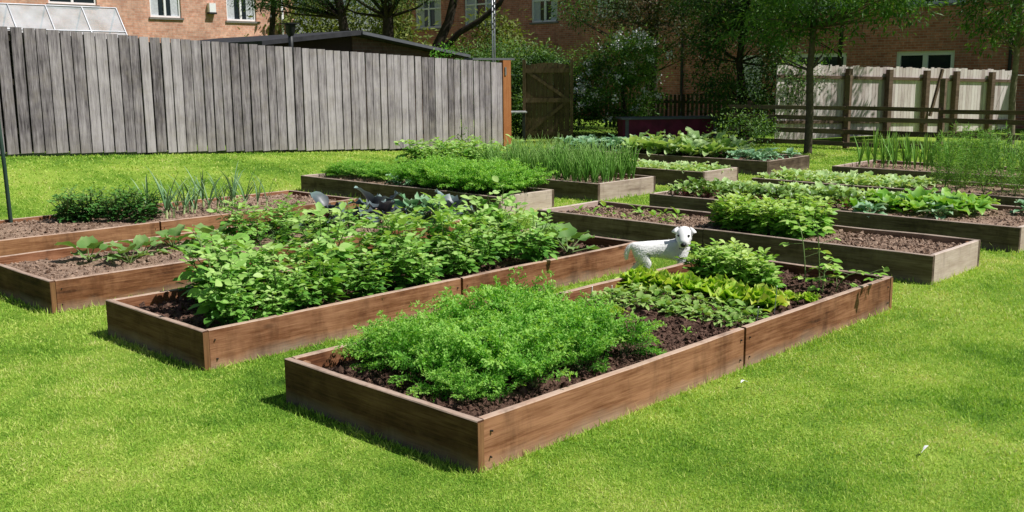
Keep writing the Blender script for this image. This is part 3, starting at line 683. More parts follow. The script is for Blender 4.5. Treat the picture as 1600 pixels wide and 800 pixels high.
# bed C
for (x, y, s, lb) in [(3.36, 7.86, .95, 'broad-leaved squash plant on dry soil, nearest the far left corner'), (3.52, 7.5, .9, 'broad-leaved squash plant on dry soil close to the front board'), (3.75, 7.75, .75, 'pale squash plant in the middle of the dry soil patch'),
                      (4.12, 7.95, 1., 'pale squash plant beside the potato leaves at the bed back'), (4.2, 7.45, 1.05, 'pale squash plant half hidden behind the potato bed'), (4.4, 7.75, 1., 'squash plant wedged between pale squash and bushes')]:
    P_('squash_plant', 'squash', lb, 'squash plant', 'squash plants', 'C', x, y, s*1.15)
for j, y in enumerate((7.3, 7.65, 8.0)):
    for x in np.arange(4.75, 5.65, .34):
        P_('potato_plant', 'potato', 'low potato plant in the third bed partly hidden by the second bed', 'potato plant', 'potato plants in the third bed', 'C', x+J(.04), y+J(.04), rng.uniform(.5, .66))
rc = [(5.75, 8.05, 1.0, 'redcab', 'dark purple cabbage nearest the left among the potato leaves'), (6.33, 8.05, 1.1, 'redcab', 'dark purple cabbage by the end board of the third bed'),
      (6.15, 7.6, 1.05, 'redcab', 'dark purple cabbage surrounded by potato tops'), (6.55, 7.45, 1.1, 'cabbage', 'blue-grey cabbage with tall pale leaves against the dark bed'),
      (6.6, 7.15, 1.1, 'redcab', 'purple cabbage next to the tall pale-leaved one'), (5.9, 8.1, .9, 'cabbage', 'blue-grey cabbage by the back board of the third bed'),
      (6.62, 7.75, 1.1, 'cabbage', 'blue-grey cabbage in front of the orange end stake')]
for x, y, s, k, lb in rc: P_('cabbage_plant', k, lb, 'cabbage', 'purple and grey cabbages', 'C', x, y, s*.84, sz=1.25)
# bed D
for i, (x, y) in enumerate([(4.25, 10.25), (4.3, 9.95), (4.5, 10.15), (4.45, 9.7), (4.65, 9.9), (4.8, 9.65), (4.12, 10.05), (4.62, 9.5)]):
    P_('parsley_plant', 'parsley', 'dark green curly parsley plant in the clump of the leftmost bed', 'parsley plant', 'parsley plants in the leftmost bed', 'D', x, y, rng.uniform(1.15, 1.45))
for j, y in enumerate((9.55, 9.75, 9.95)):
    for x in np.arange(4.95+.1*j, 6.1, .14):
        P_('leek_plant', 'leek', 'thin blue-green leek in the sparse rows of the leftmost bed', 'leek', 'leeks in the leftmost bed', 'D', x+J(.03), y+J(.03), rng.uniform(.8, 1.25))
for (x, y) in [(4.82, 9.78), (4.85, 9.45)]:
    P_('leek_plant', 'leek', ['tall bolted leek next to the parsley at the back', 'tall pale leek next to the parsley near the front board'][int(y < 9.6)], 'leek', 'tall leeks by the parsley', 'D', x, y, 1.3)
for i in range(8):
    P_('pea_plant', 'fern', 'wispy blue-green pea plant behind netting at the left end of the bed', 'pea plant', 'pea plants behind the netting', 'D', 2.65+.095*i, 9.35+rng.uniform(0, .8), rng.uniform(.7, 1.1))
# pea netting
r = empty('net_support', 'dark green post with fine netting at the left end of the bed', 'net support', (3.70, 10.38, .15))
m = MB(); m.tube([(0, 0, 0), (-.01, 0, .6), (-.03, .02, 1.35)], [.02, .019, .018], 8); m.build('post', M['net'], r, True)
m = MB()
for k in range(15):
    m.tube([(-.02-.1*k, -.02*k, 0), (-.03-.1*k, -.02*k, 1.2)], .0012, 3, .5, False)
for k in range(12): m.tube([(0, 0, .05+.1*k), (-1.5, -.3, .05+.1*k)], .0012, 3, .5, False)
m.build('net', M['net'], r)
# bed E
for x in np.arange(8.32, 8.95, .135):
    for y in np.arange(8.2, 10.0, .135):
        if x < 8.4 and y > 9.3: continue
        P_('carrot_plant', 'carrot', 'tall bright green carrot plant in the dense front block of the pale-ended bed', 'carrot plant', 'carrot plants at the front of the pale-ended bed', 'E', x+J(.02), y+J(.02), rng.uniform(.9, 1.12), sz=1.1)
for x in np.arange(8.5, 8.98, .15):
    for y in np.arange(10.5, 11.75, .15):
        P_('carrot_plant', 'carrot', 'low carrot plant in the patch nearest the tall fence', 'carrot plant', 'low carrot plants nearest the fence', 'E', x+J(.02), y+J(.02), rng.uniform(.6, .8))
for i, (x, y) in enumerate([(8.35, 10.1), (8.5, 10.3), (8.55, 9.95), (8.3, 9.75), (8.7, 10.15)]):
    P_('cabbage_plant', 'cabbage', ['small grey cabbage on bare soil nearest the dark side board', 'small grey cabbage next to the low carrots', 'small grey cabbage close to the tall carrots', 'small grey cabbage lowest on the bare soil', 'small grey cabbage at the back of the soil gap'][i], 'cabbage', 'small grey cabbages between carrot patches', 'E', x, y, .5)
# bed F
for x in np.arange(10.1, 11.0, .34):
    for y in np.arange(10.35, 12.0, .36):
        P_('potato_plant', 'potato', 'yellow-green potato plant in front of the right half of the tall fence', 'potato plant', 'potato plants by the tall fence', 'F', x+J(.04), y+J(.04), rng.uniform(.78, .95))
for x in np.arange(10.02, 10.98, .125):
    for y in np.arange(8.18, 10.3, .125):
        P_('onion_plant', 'onion', 'upright green onion plant in the packed onion bed', 'onion', 'onions in the packed onion bed', 'F', x+J(.02), y+J(.02), rng.uniform(.95, 1.3))
# bed G
for x in np.arange(12.12, 12.85, .2):
    for y in np.arange(8.0, 10.6, .2):
        P_('salad_plant', 'palesalad', 'pale green salad plant in the small bed next to the onions', 'salad plant', 'pale salad plants in the small bed', 'G', x+J(.02), y+J(.02), rng.uniform(.95, 1.25))
# bed H
for x in (14.4, 14.75, 15.1):
    for y in np.arange(9.25, 10.9, .4):
        P_('cauliflower_plant', 'cauli', 'large pale leafed cauliflower plant in the farthest bed', 'cauliflower plant', 'cauliflower plants in the farthest bed', 'H', x+J(.03), y+J(.04), rng.uniform(1.6, 1.95))
for x in (14.35, 14.7, 15.1):
    for y in (8.3, 8.55, 8.85):
        P_('cabbage_plant', 'cabbage', 'small dark cabbage near the right corner of the farthest bed', 'cabbage', 'small cabbages in the farthest bed', 'H', x+J(.03), y+J(.03), rng.uniform(.5, .75))
for x in (14.4, 14.8, 15.15):
    for y in np.arange(11.2, 12.6, .3):
        P_('cabbage_plant', 'cabbage', 'blue-green cabbage at the shaded left end of the farthest bed', 'cabbage', 'blue-green cabbages at the shaded end', 'H', x+J(.03), y+J(.03), rng.uniform(.9, 1.1))
# bed I
for i, x in enumerate((7.88, 8.1, 8.3)):
    for y in np.arange(4.2, 5.2, .2):
        P_('leafy_plant', 'bushy', 'leafy green plant in the single clump of the bare soil bed', 'leafy plant', 'leafy clump in the bare soil bed', 'I', x+J(.03), y+J(.03), rng.uniform(.95, 1.15))
for x, y in [(7.95, 6.6), (8.05, 6.3), (7.85, 6.0), (8.1, 5.85), (8.25, 6.55), (7.9, 5.6), (8.2, 6.1), (8.3, 5.7), (8.05, 5.55), (7.8, 6.35), (8.35, 6.3), (8.4, 5.95)]:
    P_('seedling', 'seedling', 'small scattered seedling on reddish soil left of the leafy clump', 'seedling', 'scattered seedlings on reddish soil', 'I', x+J(.03), y+J(.03), rng.uniform(1.3, 2.2))
# bed J
for j, x in enumerate((9.68, 9.9, 10.12)):
    for y in np.arange(4.9-.15*j, 6.8, .15):
        P_('beetroot_plant', 'beet', 'dark red-stemmed beetroot plant in the rows of the wide bed', 'beetroot plant', 'beetroot plants in the wide bed', 'J', x+J(.02), y+J(.02), rng.uniform(.8, 1.1))
for j, x in enumerate((10.35, 10.6, 10.8)):
    for y in np.arange(4.3, 6.8, .19):
        P_('salad_plant', 'palesalad', 'pale glossy salad plant in the back rows of the wide bed', 'salad plant', 'pale salad plants in the wide bed', 'J', x+J(.02), y+J(.02), rng.uniform(1.1, 1.5))
for x, y, s in [(9.75, 4.55, .8), (9.95, 4.3, 1.05), (10.2, 4.45, 1.1), (10.15, 4.1, 1.2), (10.45, 4.2, 1.15), (10.45, 3.85, 1.1), (10.05, 3.75, 1.2), (10.3, 3.6, 1.15), (10.7, 4.0, 1.1), (10.6, 3.65, 1.), (9.9, 4.0, .8)]:
    P_('chard_plant', 'chard', 'bright green chard plant at the thinning end of the wide bed', 'chard plant', 'chard plants in the wide bed', 'J', x, y, s)
for x, y, lb in [(10.3, 4.3, 'blue-grey cabbage hidden among the bright chard leaves'), (9.85, 3.75, 'small grey cabbage on soil in front of the chard'), (10.55, 3.95, 'blue-grey cabbage behind the last chard plants'), (9.65, 4.35, 'small grey cabbage close to the dark front board'), (10.65, 3.2, 'lone pale plant on open soil near the right picture edge')]:
    P_('cabbage_plant', 'cabbage', lb, 'cabbage', 'cabbages in the wide bed', 'J', x, y, .7)
# bed L and K
for x in np.arange(11.9, 12.9, .36):
    for y in np.arange(2.9, 4.6, .28):
        P_('asparagus_plant', 'fern', 'wispy feathery green plant in the bed behind the beetroot', 'feathery plant', 'feathery plants behind the beetroot bed', 'L', x+J(.05), y+J(.05), rng.uniform(.75, 1.15))
for x in np.arange(11.9, 12.9, .25):
    for y in np.arange(5.0, 6.8, .25):
        P_('salad_plant', 'palesalad', 'yellow-green salad plant at the left end of the feathery bed', 'salad plant', 'salad plants beside the feathery rows', 'L', x+J(.02), y+J(.02), rng.uniform(1.1, 1.5))
for x in (14.35, 14.6, 14.85):
    for y in np.arange(5.2, 6.75, .16):
        P_('leek_plant', 'tallleek', 'tall pale green leek in front of the rail fence', 'leek', 'tall leeks in front of the rail fence', 'K', x+J(.03), y+J(.02), rng.uniform(.75, 1.))
for x in np.arange(14.2, 15.2, .25):
    for y in np.arange(2.7, 5.15, .16):
        P_('onion_plant', 'onion', 'slender green onion plant at the right end of the leek bed', 'onion', 'onions beside the tall leeks', 'K', x+J(.03), y+J(.02), rng.uniform(1.0, 1.35))
# ------------------------------------------------------------------ tall fence
def tall_fence():
    r = empty('tall_fence', 'tall weathered grey close-board fence along the left side of the lawn', 'fence', (0, 14.9, 0))
    m = MB(); dk = MB(); x = -3.0
    while x < 15.12:
        wd = .148+rng.uniform(-.012, .012); g = gz(x+wd/2, 14.9)
        top = float(g)+1.79+rng.uniform(-.005, .005) if x > 5 else float(g)+1.77
        t = rng.uniform(.12, .88)
        zb = float(g)+.045+rng.uniform(-.01, .012); d = rng.uniform(-.004, .004); ln = rng.normal(0, .004)
        m.box((x, -.012+d, zb), (x+wd, .008+d, top), t)
        m.V[-1][4:, 0] += ln
        if rng.random() > .07: dk.box((x+wd-.05, .062, zb+.01), (x+wd+.07, .075, top-.03-rng.uniform(0, .05)), .3)
        x += wd+rng.uniform(.014, .032)
    m.build('boards', M['fence'], r); dk.build('back_boards', M['darkwood'], r)
    for zz in (.32, 1.0, 1.6):
        m = MB()
        xs = np.linspace(-3, 15.1, 30)
        for a, b in zip(xs[:-1], xs[1:]):
            za, zb = float(gz(a, 14.9)), float(gz(b, 14.9))
            V = [(a, .012, za+zz), (b, .012, zb+zz), (b, .06, zb+zz), (a, .06, za+zz), (a, .012, za+zz+.08), (b, .012, zb+zz+.08), (b, .06, zb+zz+.08), (a, .06, za+zz+.08)]
            m.add(V, [(0,3,2,1),(4,5,6,7),(0,1,5,4),(1,2,6,5),(2,3,7,6),(3,0,4,7)])
        m.build('rail', M['darkwood'], r)
    for x in np.arange(-2.5, 15.2, 2.5):
        m = MB(); m.box((x-.05, .062, float(gz(x, 14.9))-.3), (x+.05, .16, float(gz(x, 14.9))+1.7)); m.build('post', M['darkwood'], r)
tall_fence()
# orange gate post + strip of tiles
r = empty('gate_post', 'wide orange-stained timber post at the right end of the tall fence', 'gate post', (15.4, 14.95, 0))
m = MB(); m.box((-.13, -.05, 0), (.10, .06, 1.86)); m.build('post', M['orange'], r)
m = MB(); m.box((-1.0, -.05, 1.865), (.22, .20, 1.905)); m.build('capping', M['fascia'], r)
m = MB(); m.box((-.09, -.07, 1.55), (-.05, -.052, 1.72)); m.build('latch', M['greypole'], r)
# open gate
r = empty('open_gate', 'open dark timber gate with diagonal bracing beside the shrubs', 'gate', (17.45, 16.3, 0), rz=math.atan2(15.5-16.3, 18.1-17.45))
m = MB(); L = 1.02
for i in range(8): m.box((i*L/8+.003, 0, .08), ((i+1)*L/8-.003, .02, 1.78+.05*math.sin(i/7*PI)), rng.uniform(.3, .7))
m.build('boards', M['gate'], r)
for z in (.16, .92, 1.6): m = MB(); m.box((0, -.035, z), (L, -.002, z+.10)); m.build('ledge', M['gate'], r)
for (z0, z1) in ((.26, .92), (1.02, 1.6)):
    m = MB(); V = [(.03, -.03, z0), (.15, -.03, z0), (L-.02, -.03, z1), (L-.14, -.03, z1), (.03, -.003, z0), (.15, -.003, z0), (L-.02, -.003, z1), (L-.14, -.003, z1)]
    if z0 > 1: V = [(L-a, b, c) for a, b, c in V]
    m.add(V, [(0,1,2,3),(4,7,6,5),(0,4,5,1),(2,6,7,3),(0,3,7,4),(1,5,6,2)]); m.build('brace', M['gate'], r)
for xx in (-.07, L+.01):
    m = MB(); m.box((xx, -.04, 0), (xx+.07, .04, 1.9)); m.build('post', M['gate'], r)
# grey table by gate
r = empty('garden_table', 'pale-topped garden table in the dark gap beside the gate', 'table', (17.05, 16.35, 0), rz=-.75)
m = MB(); m.box((-.32, -.25, .70), (.32, .25, .73)); m.build('tabletop', plain('pale_tabletop', (.5,.5,.5)), r)
for a in (-.27, .24):
    for b in (-.21, .18): m = MB(); m.box((a, b, 0), (a+.04, b+.04, .699)); m.build('leg', M['darkmetal'], r)
# washing line poles
r = empty('washing_line_pole', 'pair of thin metal washing line poles rising behind the fence end', 'pole', (15.42, 15.35, .0))
for a in (0, .09): m = MB(); m.tube([(a, a*.3, 0), (a, a*.3, 2.), (a, a*.3, 3.6)], .017, 8); m.build('pole', M['greypole'], r, True)
m = MB()
for k in range(6): m.tube([(-.03+.02*(k % 3), -.02, 2.5+.12*k), (.06, -.03, 2.55+.12*k), (.12-.02*(k % 2), .04, 2.6+.12*k)], .014, 6, .5)
m.build('wrapped_line', M['darkmetal'], r, True)
# ------------------------------------------------------------------ shed
r = empty('shed', 'brown shed with a low pitched black felt roof behind the fence', 'shed', (0, 17, 0))
def prism(m, prof, y0, y1, tint=.5):
    k = len(prof); V = [(a, y0, b) for a, b in prof]+[(a, y1, b) for a, b in prof]
    for j in range(k): m.add([V[j], V[(j+1) % k], V[k+(j+1) % k], V[k+j]], [(0,1,2,3)], tint)
    m.add(V[:k], [tuple(range(k))[::-1]][0:1], tint); m.add(V[k:], [tuple(range(k))], tint)
m = MB(); prism(m, [(11.0, 0), (13.06, 0), (13.06, 2.38), (11.0, 2.17)], .08, 5); m.build('timber_wall', plain('brown_boarding', (.055,.03,.025), .8), r)
m = MB(); prism(m, [(13.065, 0), (15.9, 0), (15.9, 1.96), (13.065, 2.38)], .06, 5); m.build('brick_wall', M['brick_shed'], r)
m = MB(); prism(m, [(10.75, 2.15), (13.06, 2.385), (16.1, 1.94), (16.1, 2.02), (13.06, 2.48), (10.75, 2.23)], -.22, 5.2); m.build('roof', M['roofdark'], r)
m = MB(); prism(m, [(13.1, 2.40), (16.12, 1.95), (16.12, 2.01), (13.1, 2.46)], -.25, -.222); m.build('fascia', M['fascia'], r)
r = empty('flue', 'small black flue with a cowl beside the shed roof', 'flue', (11.13, 16.4, 0))
m = MB(); m.tube([(0, 0, 1.2), (0, 0, 2.0), (0, 0, 2.34)], [.04, .04, .05], 10); m.build('pipe', M['darkmetal'], r, True)
m = MB(); m.tube([(0, 0, 2.3), (0, 0, 2.37), (0, 0, 2.5), (0, 0, 2.53)], [.04, .085, .10, .115], 12); m.build('cowl', M['darkmetal'], r, True)
m = MB(); m.box((-.13, -.13, 2.535), (.13, .13, 2.555)); m.build('cap', M['darkmetal'], r)
# ------------------------------------------------------------------ greenhouse
r = empty('greenhouse', 'clear greenhouse with thin metal rafters showing above the fence', 'greenhouse', (0, 18, 0))
hw = .62; zr = 2.80; ze = 1.95; g0, g1 = 2.6, 8.55
m = MB()
for x in np.arange(g1, g0, -.62): m.tube([(x, -hw-.05, 0), (x, -hw, ze), (x, 0, zr)], .014, 5, .5, False); m.tube([(x, hw+.05, 0), (x, hw, ze), (x, 0, zr)], .014, 5, .5, False)
for (y, z) in ((0, zr), (-hw, ze), (hw, ze), (-hw*.5, (zr+ze)/2)): m.tube([(g0, y, z), ((g0+g1)/2, y, z), (g1, y, z)], .013, 5, .5, False)
m.build('frame', plain('aluminium', (.24,.25,.27), .4, .5, .5), r)
m = MB()
for sg in (-1, 1):
    m.add([(g0, 0, zr-.012), (g1, 0, zr-.012), (g1, sg*hw, ze-.012), (g0, sg*hw, ze-.012)], [(0,1,2,3)])
    m.add([(g0, sg*hw, ze-.012), (g1, sg*hw, ze-.012), (g1, sg*(hw+.05), 0.2), (g0, sg*(hw+.05), .2)], [(0,1,2,3)])
m.add([(g1-.02, -hw, ze), (g1-.02, hw, ze), (g1-.02, 0, zr)], [(0,1,2)])
m.build('panes', M['ghglass'], r)
# ------------------------------------------------------------------ houses
def facade(root, matw, plane, s0, s1, z1, holes, pt):
    """wall with openings; pt(s, d, z) gives a point, d = distance behind the face"""
    ss = sorted({s0, s1, *[h[0] for h in holes], *[h[1] for h in holes]}); zs = sorted({0, z1, *[h[2] for h in holes], *[h[3] for h in holes]})
    m = MB()
    for a, b in zip(ss[:-1], ss[1:]):
        for c, d in zip(zs[:-1], zs[1:]):
            if any(h[0] <= a and b <= h[1] and h[2] <= c and d <= h[3] for h in holes): continue
            m.add([pt(a, 0, c), pt(b, 0, c), pt(b, 0, d), pt(a, 0, d)], [(0,1,2,3)])
    for (a, b, c, d) in holes:
        m.add([pt(a, 0, c), pt(a, .12, c), pt(a, .12, d), pt(a, 0, d)], [(0,1,2,3)]); m.add([pt(b, 0, c), pt(b, .12, c), pt(b, .12, d), pt(b, 0, d)], [(0,1,2,3)])
        m.add([pt(a, 0, d), pt(b, 0, d), pt(b, .12, d), pt(a, .12, d)], [(0,1,2,3)]); m.add([pt(a, 0, c), pt(b, 0, c), pt(b, .12, c), pt(a, .12, c)], [(0,1,2,3)])
    return m.build('wall', matw, root)
def pbox(m, pt, a, b, c, d, e, f):
    V = [pt(a, e, c), pt(b, e, c), pt(b, f, c), pt(a, f, c), pt(a, e, d), pt(b, e, d), pt(b, f, d), pt(a, f, d)]
    m.add(V, [(0,3,2,1),(4,5,6,7),(0,1,5,4),(1,2,6,5),(2,3,7,6),(3,0,4,7)])
def window(root, pt, a, b, c, d, n=2, transom=False, curtain=True, fr=.06):
    m = MB(); e, f = .05, .11
    pbox(m, pt, a, b, c, c+fr, e, f); pbox(m, pt, a, b, d-fr, d, e, f)
    pbox(m, pt, a, a+fr, c+fr, d-fr, e, f); pbox(m, pt, b-fr, b, c+fr, d-fr, e, f)
    for i in range(1, n):
        x = a+(b-a)*i/n; pbox(m, pt, x-fr*.6, x+fr*.6, c+fr, d-fr, e, f)
    if transom: z = c+(d-c)*.68; pbox(m, pt, a+fr, b-fr, z-.03, z+.03, e+.003, f-.003)
    w_ = m.build('window', M['white'], root)
    m = MB(); m.add([pt(a, .10, c), pt(b, .10, c), pt(b, .10, d), pt(a, .10, d)], [(0,1,2,3)]); m.build('pane', M['glass'], w_)
    m = MB(); pbox(m, pt, a-.06, b+.06, c-.07, c-.002, -.05, .1); m.build('sill', M['stone'], w_)
    if curtain:
        wd = (b-a)
        for (p, q) in ((a+.06, a+wd*.3), (b-wd*.3, b-.06)): m = MB(); pbox(m, pt, p, q, c+.06, d-.06, .094, .098); m.build('curtain', M['curtain'], w_)
    return w_
ptL = lambda s, d, z: (s, 32+d, z)
r = empty('brick_house', 'sunlit orange brick house behind the tall fence', 'house', (0, 0, 0))
WL = [(13.1, 14.6, 3.8, 4.75), (16.35, 17.45, 3.5, 4.65), (19.15, 20.32, 3.47, 4.65), (9.5, 10.6, 3.5, 4.65)]
facade(r, M['brick'], 0, 4, 21.9, 5.4, WL, ptL)
for k, h_ in enumerate(WL): window(r, ptL, *h_, 2, False, k != 0)
m = MB(); m.add([(21.9, 32, 0), (21.9, 40, 0), (21.9, 40, 5.4), (21.9, 32, 5.4)], [(0,1,2,3)]); m.build('wall', M['brick'], r)
m = MB(); m.add([(3.7, 31.6, 5.35), (22.2, 31.6, 5.35), (22.2, 36, 8), (3.7, 36, 8)], [(0,1,2,3)]); m.add([(22.2, 40.4, 5.35), (3.7, 40.4, 5.35), (3.7, 36, 8), (22.2, 36, 8)], [(0,1,2,3)]); m.build('roof', M['tile'], r)
m = MB(); m.tube([(21.35, 31.93, 0), (21.35, 31.93, 3), (21.35, 31.93, 5.4)], .05, 8); m.build('downpipe', M['white'], r, True)
m = MB(); m.box((18.42, 31.85, 3.72), (18.66, 32.0, 4.02)); m.build('alarm_box', M['white'], r)
m = MB(); m.box((18.40, 31.83, 3.66), (18.68, 31.998, 3.718)); m.build('alarm_light', M['darkmetal'], r)
ptR = lambda s, d, z: (29.5+d, s, z)
r = empty('brick_house', 'shaded red brick terrace stretching behind the trees', 'house', (0, 0, 0))
WR = [(32.4, 34.05, 3.5, 4.7, 2), (29.15, 30.98, 3.5, 4.75, 3), (25.9, 27.25, 3.5, 4.7, 2), (22.6, 24.0, 3.55, 4.7, 2), (14.35, 16.1, 3.45, 4.6, 2), (10.9, 12.6, 3.42, 4.6, 2), (6.5, 8.2, 3.42, 4.6, 2),
      (14.3, 16.05, .95, 2.12, 2), (11.1, 12.78, .95, 2.12, 2), (25.2, 27, .95, 2.1, 2), (6.6, 8.0, .95, 2.1, 2)]
DR = [(17.15, 18.1, .05, 2.1)]
facade(r, M['brick_red'], 1, 0, 36, 5.4, [h[:4] for h in WR]+DR, ptR)
for k, h_ in enumerate(WR): window(r, ptR, *h_[:4], h_[4], k < 4, k < 7, .12 if k > 6 else .075)
m = MB(); pbox(m, ptR, 17.16, 18.09, .06, 2.09, .03, .08); dd = m.build('door', M['white'], r)
m = MB(); pbox(m, ptR, 17.26, 17.30, 1.0, 1.12, .0, .028); m.build('handle', M['greypole'], dd)
m = MB(); m.add([(29.5, 36, 0), (38, 36, 0), (38, 36, 5.4), (29.5, 36, 5.4)], [(0,1,2,3)]); m.build('wall', M['brick_red'], r)
m = MB(); m.add([(29.1, -.3, 5.35), (29.1, 36.3, 5.35), (33.7, 36.3, 8), (33.7, -.3, 8)], [(0,1,2,3)]); m.add([(38.3, 36.3, 5.35), (38.3, -.3, 5.35), (33.7, -.3, 8), (33.7, 36.3, 8)], [(0,1,2,3)]); m.build('roof', M['tile'], r)
for yy in (20.2, 9.6): m = MB(); m.tube([(29.43, yy, 0), (29.43, yy, 3), (29.43, yy, 5.4)], .045, 8); m.build('downpipe', M['darkmetal'], r, True)
# ------------------------------------------------------------------ fences at the back
LF = math.hypot(6.4, 2.1)
r = empty('paling_fence', 'sunlit pale grey paling fence with brown posts behind the rail fence', 'fence', (20.6, 11.3, 0), rz=math.atan2(-2.1, 6.4))
LF *= 1.13
m = MB(); x = -.35
while x < LF:
    top = 1.73-.17*x/LF; m.box((x, 0, .08), (x+.10, .02, top+rng.uniform(-.02, .02)), rng.uniform(.2, .8)); x += .108
m.build('palings', M['paling'], r)
for z in (.45, 1.45):
    m = MB(); V = [(-.35, -.04, z), (LF, -.04, z-.2), (LF, -.002, z-.2), (-.35, -.002, z), (-.35, -.04, z+.07), (LF, -.04, z-.13), (LF, -.002, z-.13), (-.35, -.002, z+.07)]
    m.add(V, [(0,3,2,1),(4,5,6,7),(0,1,5,4),(1,2,6,5),(2,3,7,6),(3,0,4,7)]); m.build('rail', M['rail'], r)
for x in (1.7, 3.0, 4.25, 5.3, 6.6):
    m = MB(); m.box((x-.06, -.16, 0), (x+.06, -.042, 1.67-.17*x/LF)); m.build('post', M['rail'], r)
m = MB(); m.box((-.03, -.03, 0), (.03, .03, 1.15)); o = m.build('brace', M['rail'], r); o.location = (4.3, -.22, .5); o.rotation_euler = (0, .3, 0)
r = empty('rail_fence', 'low brown post and rail fence behind the leek bed', 'fence', (19.95, 0, 0))
for z, hh in ((.06, .09), (.30, .1), (.57, .09), (.79, .08)):
    for (a, b) in ((-1, 3.8), (3.8, 7.7), (7.7, 9.62), (9.62, 12.4)):
        m = MB(); m.box((0, 0, 0), (b-a-.01, .035, hh), rng.uniform(.3, .7)); o = m.build('rail', M['rail'], r); o.rotation_euler = (rng.normal(0, .01), rng.normal(0, .004), PI/2); o.location = (-.03, a, z)
for y, hh in ((9.62, 1.5), (7.7, 1.42), (11.9, .95), (5.8, .95), (3.8, .95), (1.8, .95)):
    m = MB(); m.box((.008, y-.05, 0), (.11, y+.05, hh)); m.build('post', M['rail'], r)
r = empty('picket_fence', 'dark picket fence in deep shade behind the maroon box', 'fence', (23.2, 0, 0))
m = MB()
for y in np.arange(13.0, 18.5, .14): m.box((0, y, .05), (.02, y+.08, 1.0+rng.uniform(-.02, .02)), rng.uniform(.2, .8))
m.build('pickets', M['darkwood'], r)
for z in (.25, .75): m = MB(); m.box((.022, 13, z), (.06, 18.5, z+.08)); m.build('rail', M['darkwood'], r)
r = empty('storage_box', 'long maroon box with a grey slatted lid under the shrubs', 'storage box', (20.1, 14.15, 0), rz=math.atan2(-.70, 2.54)-.45)
m = MB(); m.box((-1.15, -.35, .05), (1.1, .35, .50)); m.build('body', M['maroon'], r)
for k in range(4): m = MB(); m.box((-1.2, -.4+.2*k, .505), (1.15, -.22+.2*k, .545)); m.build('lid_slat', M['greylid'], r)
for a in (-1.1, 1.0): m = MB(); m.box((a, -.36, 0), (a+.08, -.352, .5)); m.build('corner_strip', M['greylid'], r)
m = MB(); m.tube([(27.6, 9.0, 1.45), (26.2, 4, 1.25), (25.5, -1, 1.3)], .008, 4); tag(m.build('washing_line', M['white']), 'thin white washing line running right from the pale fence', 'washing line')
# ------------------------------------------------------------------ trees
def tree(name, label, cat, base, trunk, blobs, mat, leaf=.07, k=45, spread=.2, group=None, trad=.1, bark='bark', droop=.2, asp=.45, bl=None, leafy=LEAF4, branches=True, upt=.25):
    r = empty(name, label, cat, base, group=group)
    b = np.array(base); st = MB()
    if trunk:
        tp = np.array(trunk, float); st.tube(tp, np.linspace(trad, trad*.45, len(tp)), 9)
    m = MB(); fl = MB()
    for (cx, cy, cz, rx, ry, rz, nc) in blobs:
        c = np.array([cx, cy, cz]); d = rand_unit(nc); rr = rng.uniform(.35, 1., nc)**.6
        P = c+d*rr[:, None]*np.array([rx, ry, rz])
        hole = vnoise(P[:, 0]+P[:, 2]*1.7, P[:, 1]-P[:, 2], 4, 2.2) > .22; P = P[hole]
        if trunk and branches:
            for q in P[:: max(1, len(P)//7)]:
                i = np.argmin(np.abs(tp[:, 2]-(q[2]-.3*np.linalg.norm(q[:2]-tp[0, :2])))) ; s0 = tp[i]
                mid = (s0+q)/2+rng.normal(0, .08, 3)
                st.tube([s0, mid, q], [trad*.22, trad*.12, trad*.05], 5)
        n = len(P)*k; C = np.repeat(P, k, 0)
        off = rng.normal(0, spread, (n, 3))*[1, 1, .6]
        pos = C+off
        dr = unit(off*1.2/spread+rng.normal(0, .8, (n, 3))+[0, 0, -droop*2])
        nr = unit(rng.normal(0, .38, (n, 3))+[.1, -.25, 1])
        s = leaf*rng.uniform(.6, 1.35, n)
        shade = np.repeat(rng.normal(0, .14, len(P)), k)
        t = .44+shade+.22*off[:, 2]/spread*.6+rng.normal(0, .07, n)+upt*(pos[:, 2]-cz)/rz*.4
        m.inst(leafy[0], leafy[1], frames(dr, nr, s*asp, s), pos, np.clip(t, 0, 1))
        if bl:
            kk = rng.random(len(P)) < bl; Q = P[kk]; w2 = np.repeat(Q, 26, 0); nn = len(w2)
            if nn:
                o2 = rng.normal(0, .055, (nn, 3)); fl.inst(*LEAF4, frames(rand_unit(nn), rand_unit(nn), np.full(nn, .05), np.full(nn, .05)), w2+o2+[0, 0, .08]+unit(-(b+c)*[1, 1, 0])*.2, np.full(nn, .6))
    m.build('crown', mat, r)
    if st.n: st.build('trunk', M[bark], r, True)
    if fl.n: fl.build('blossom', M['blossom'], r)
    return r
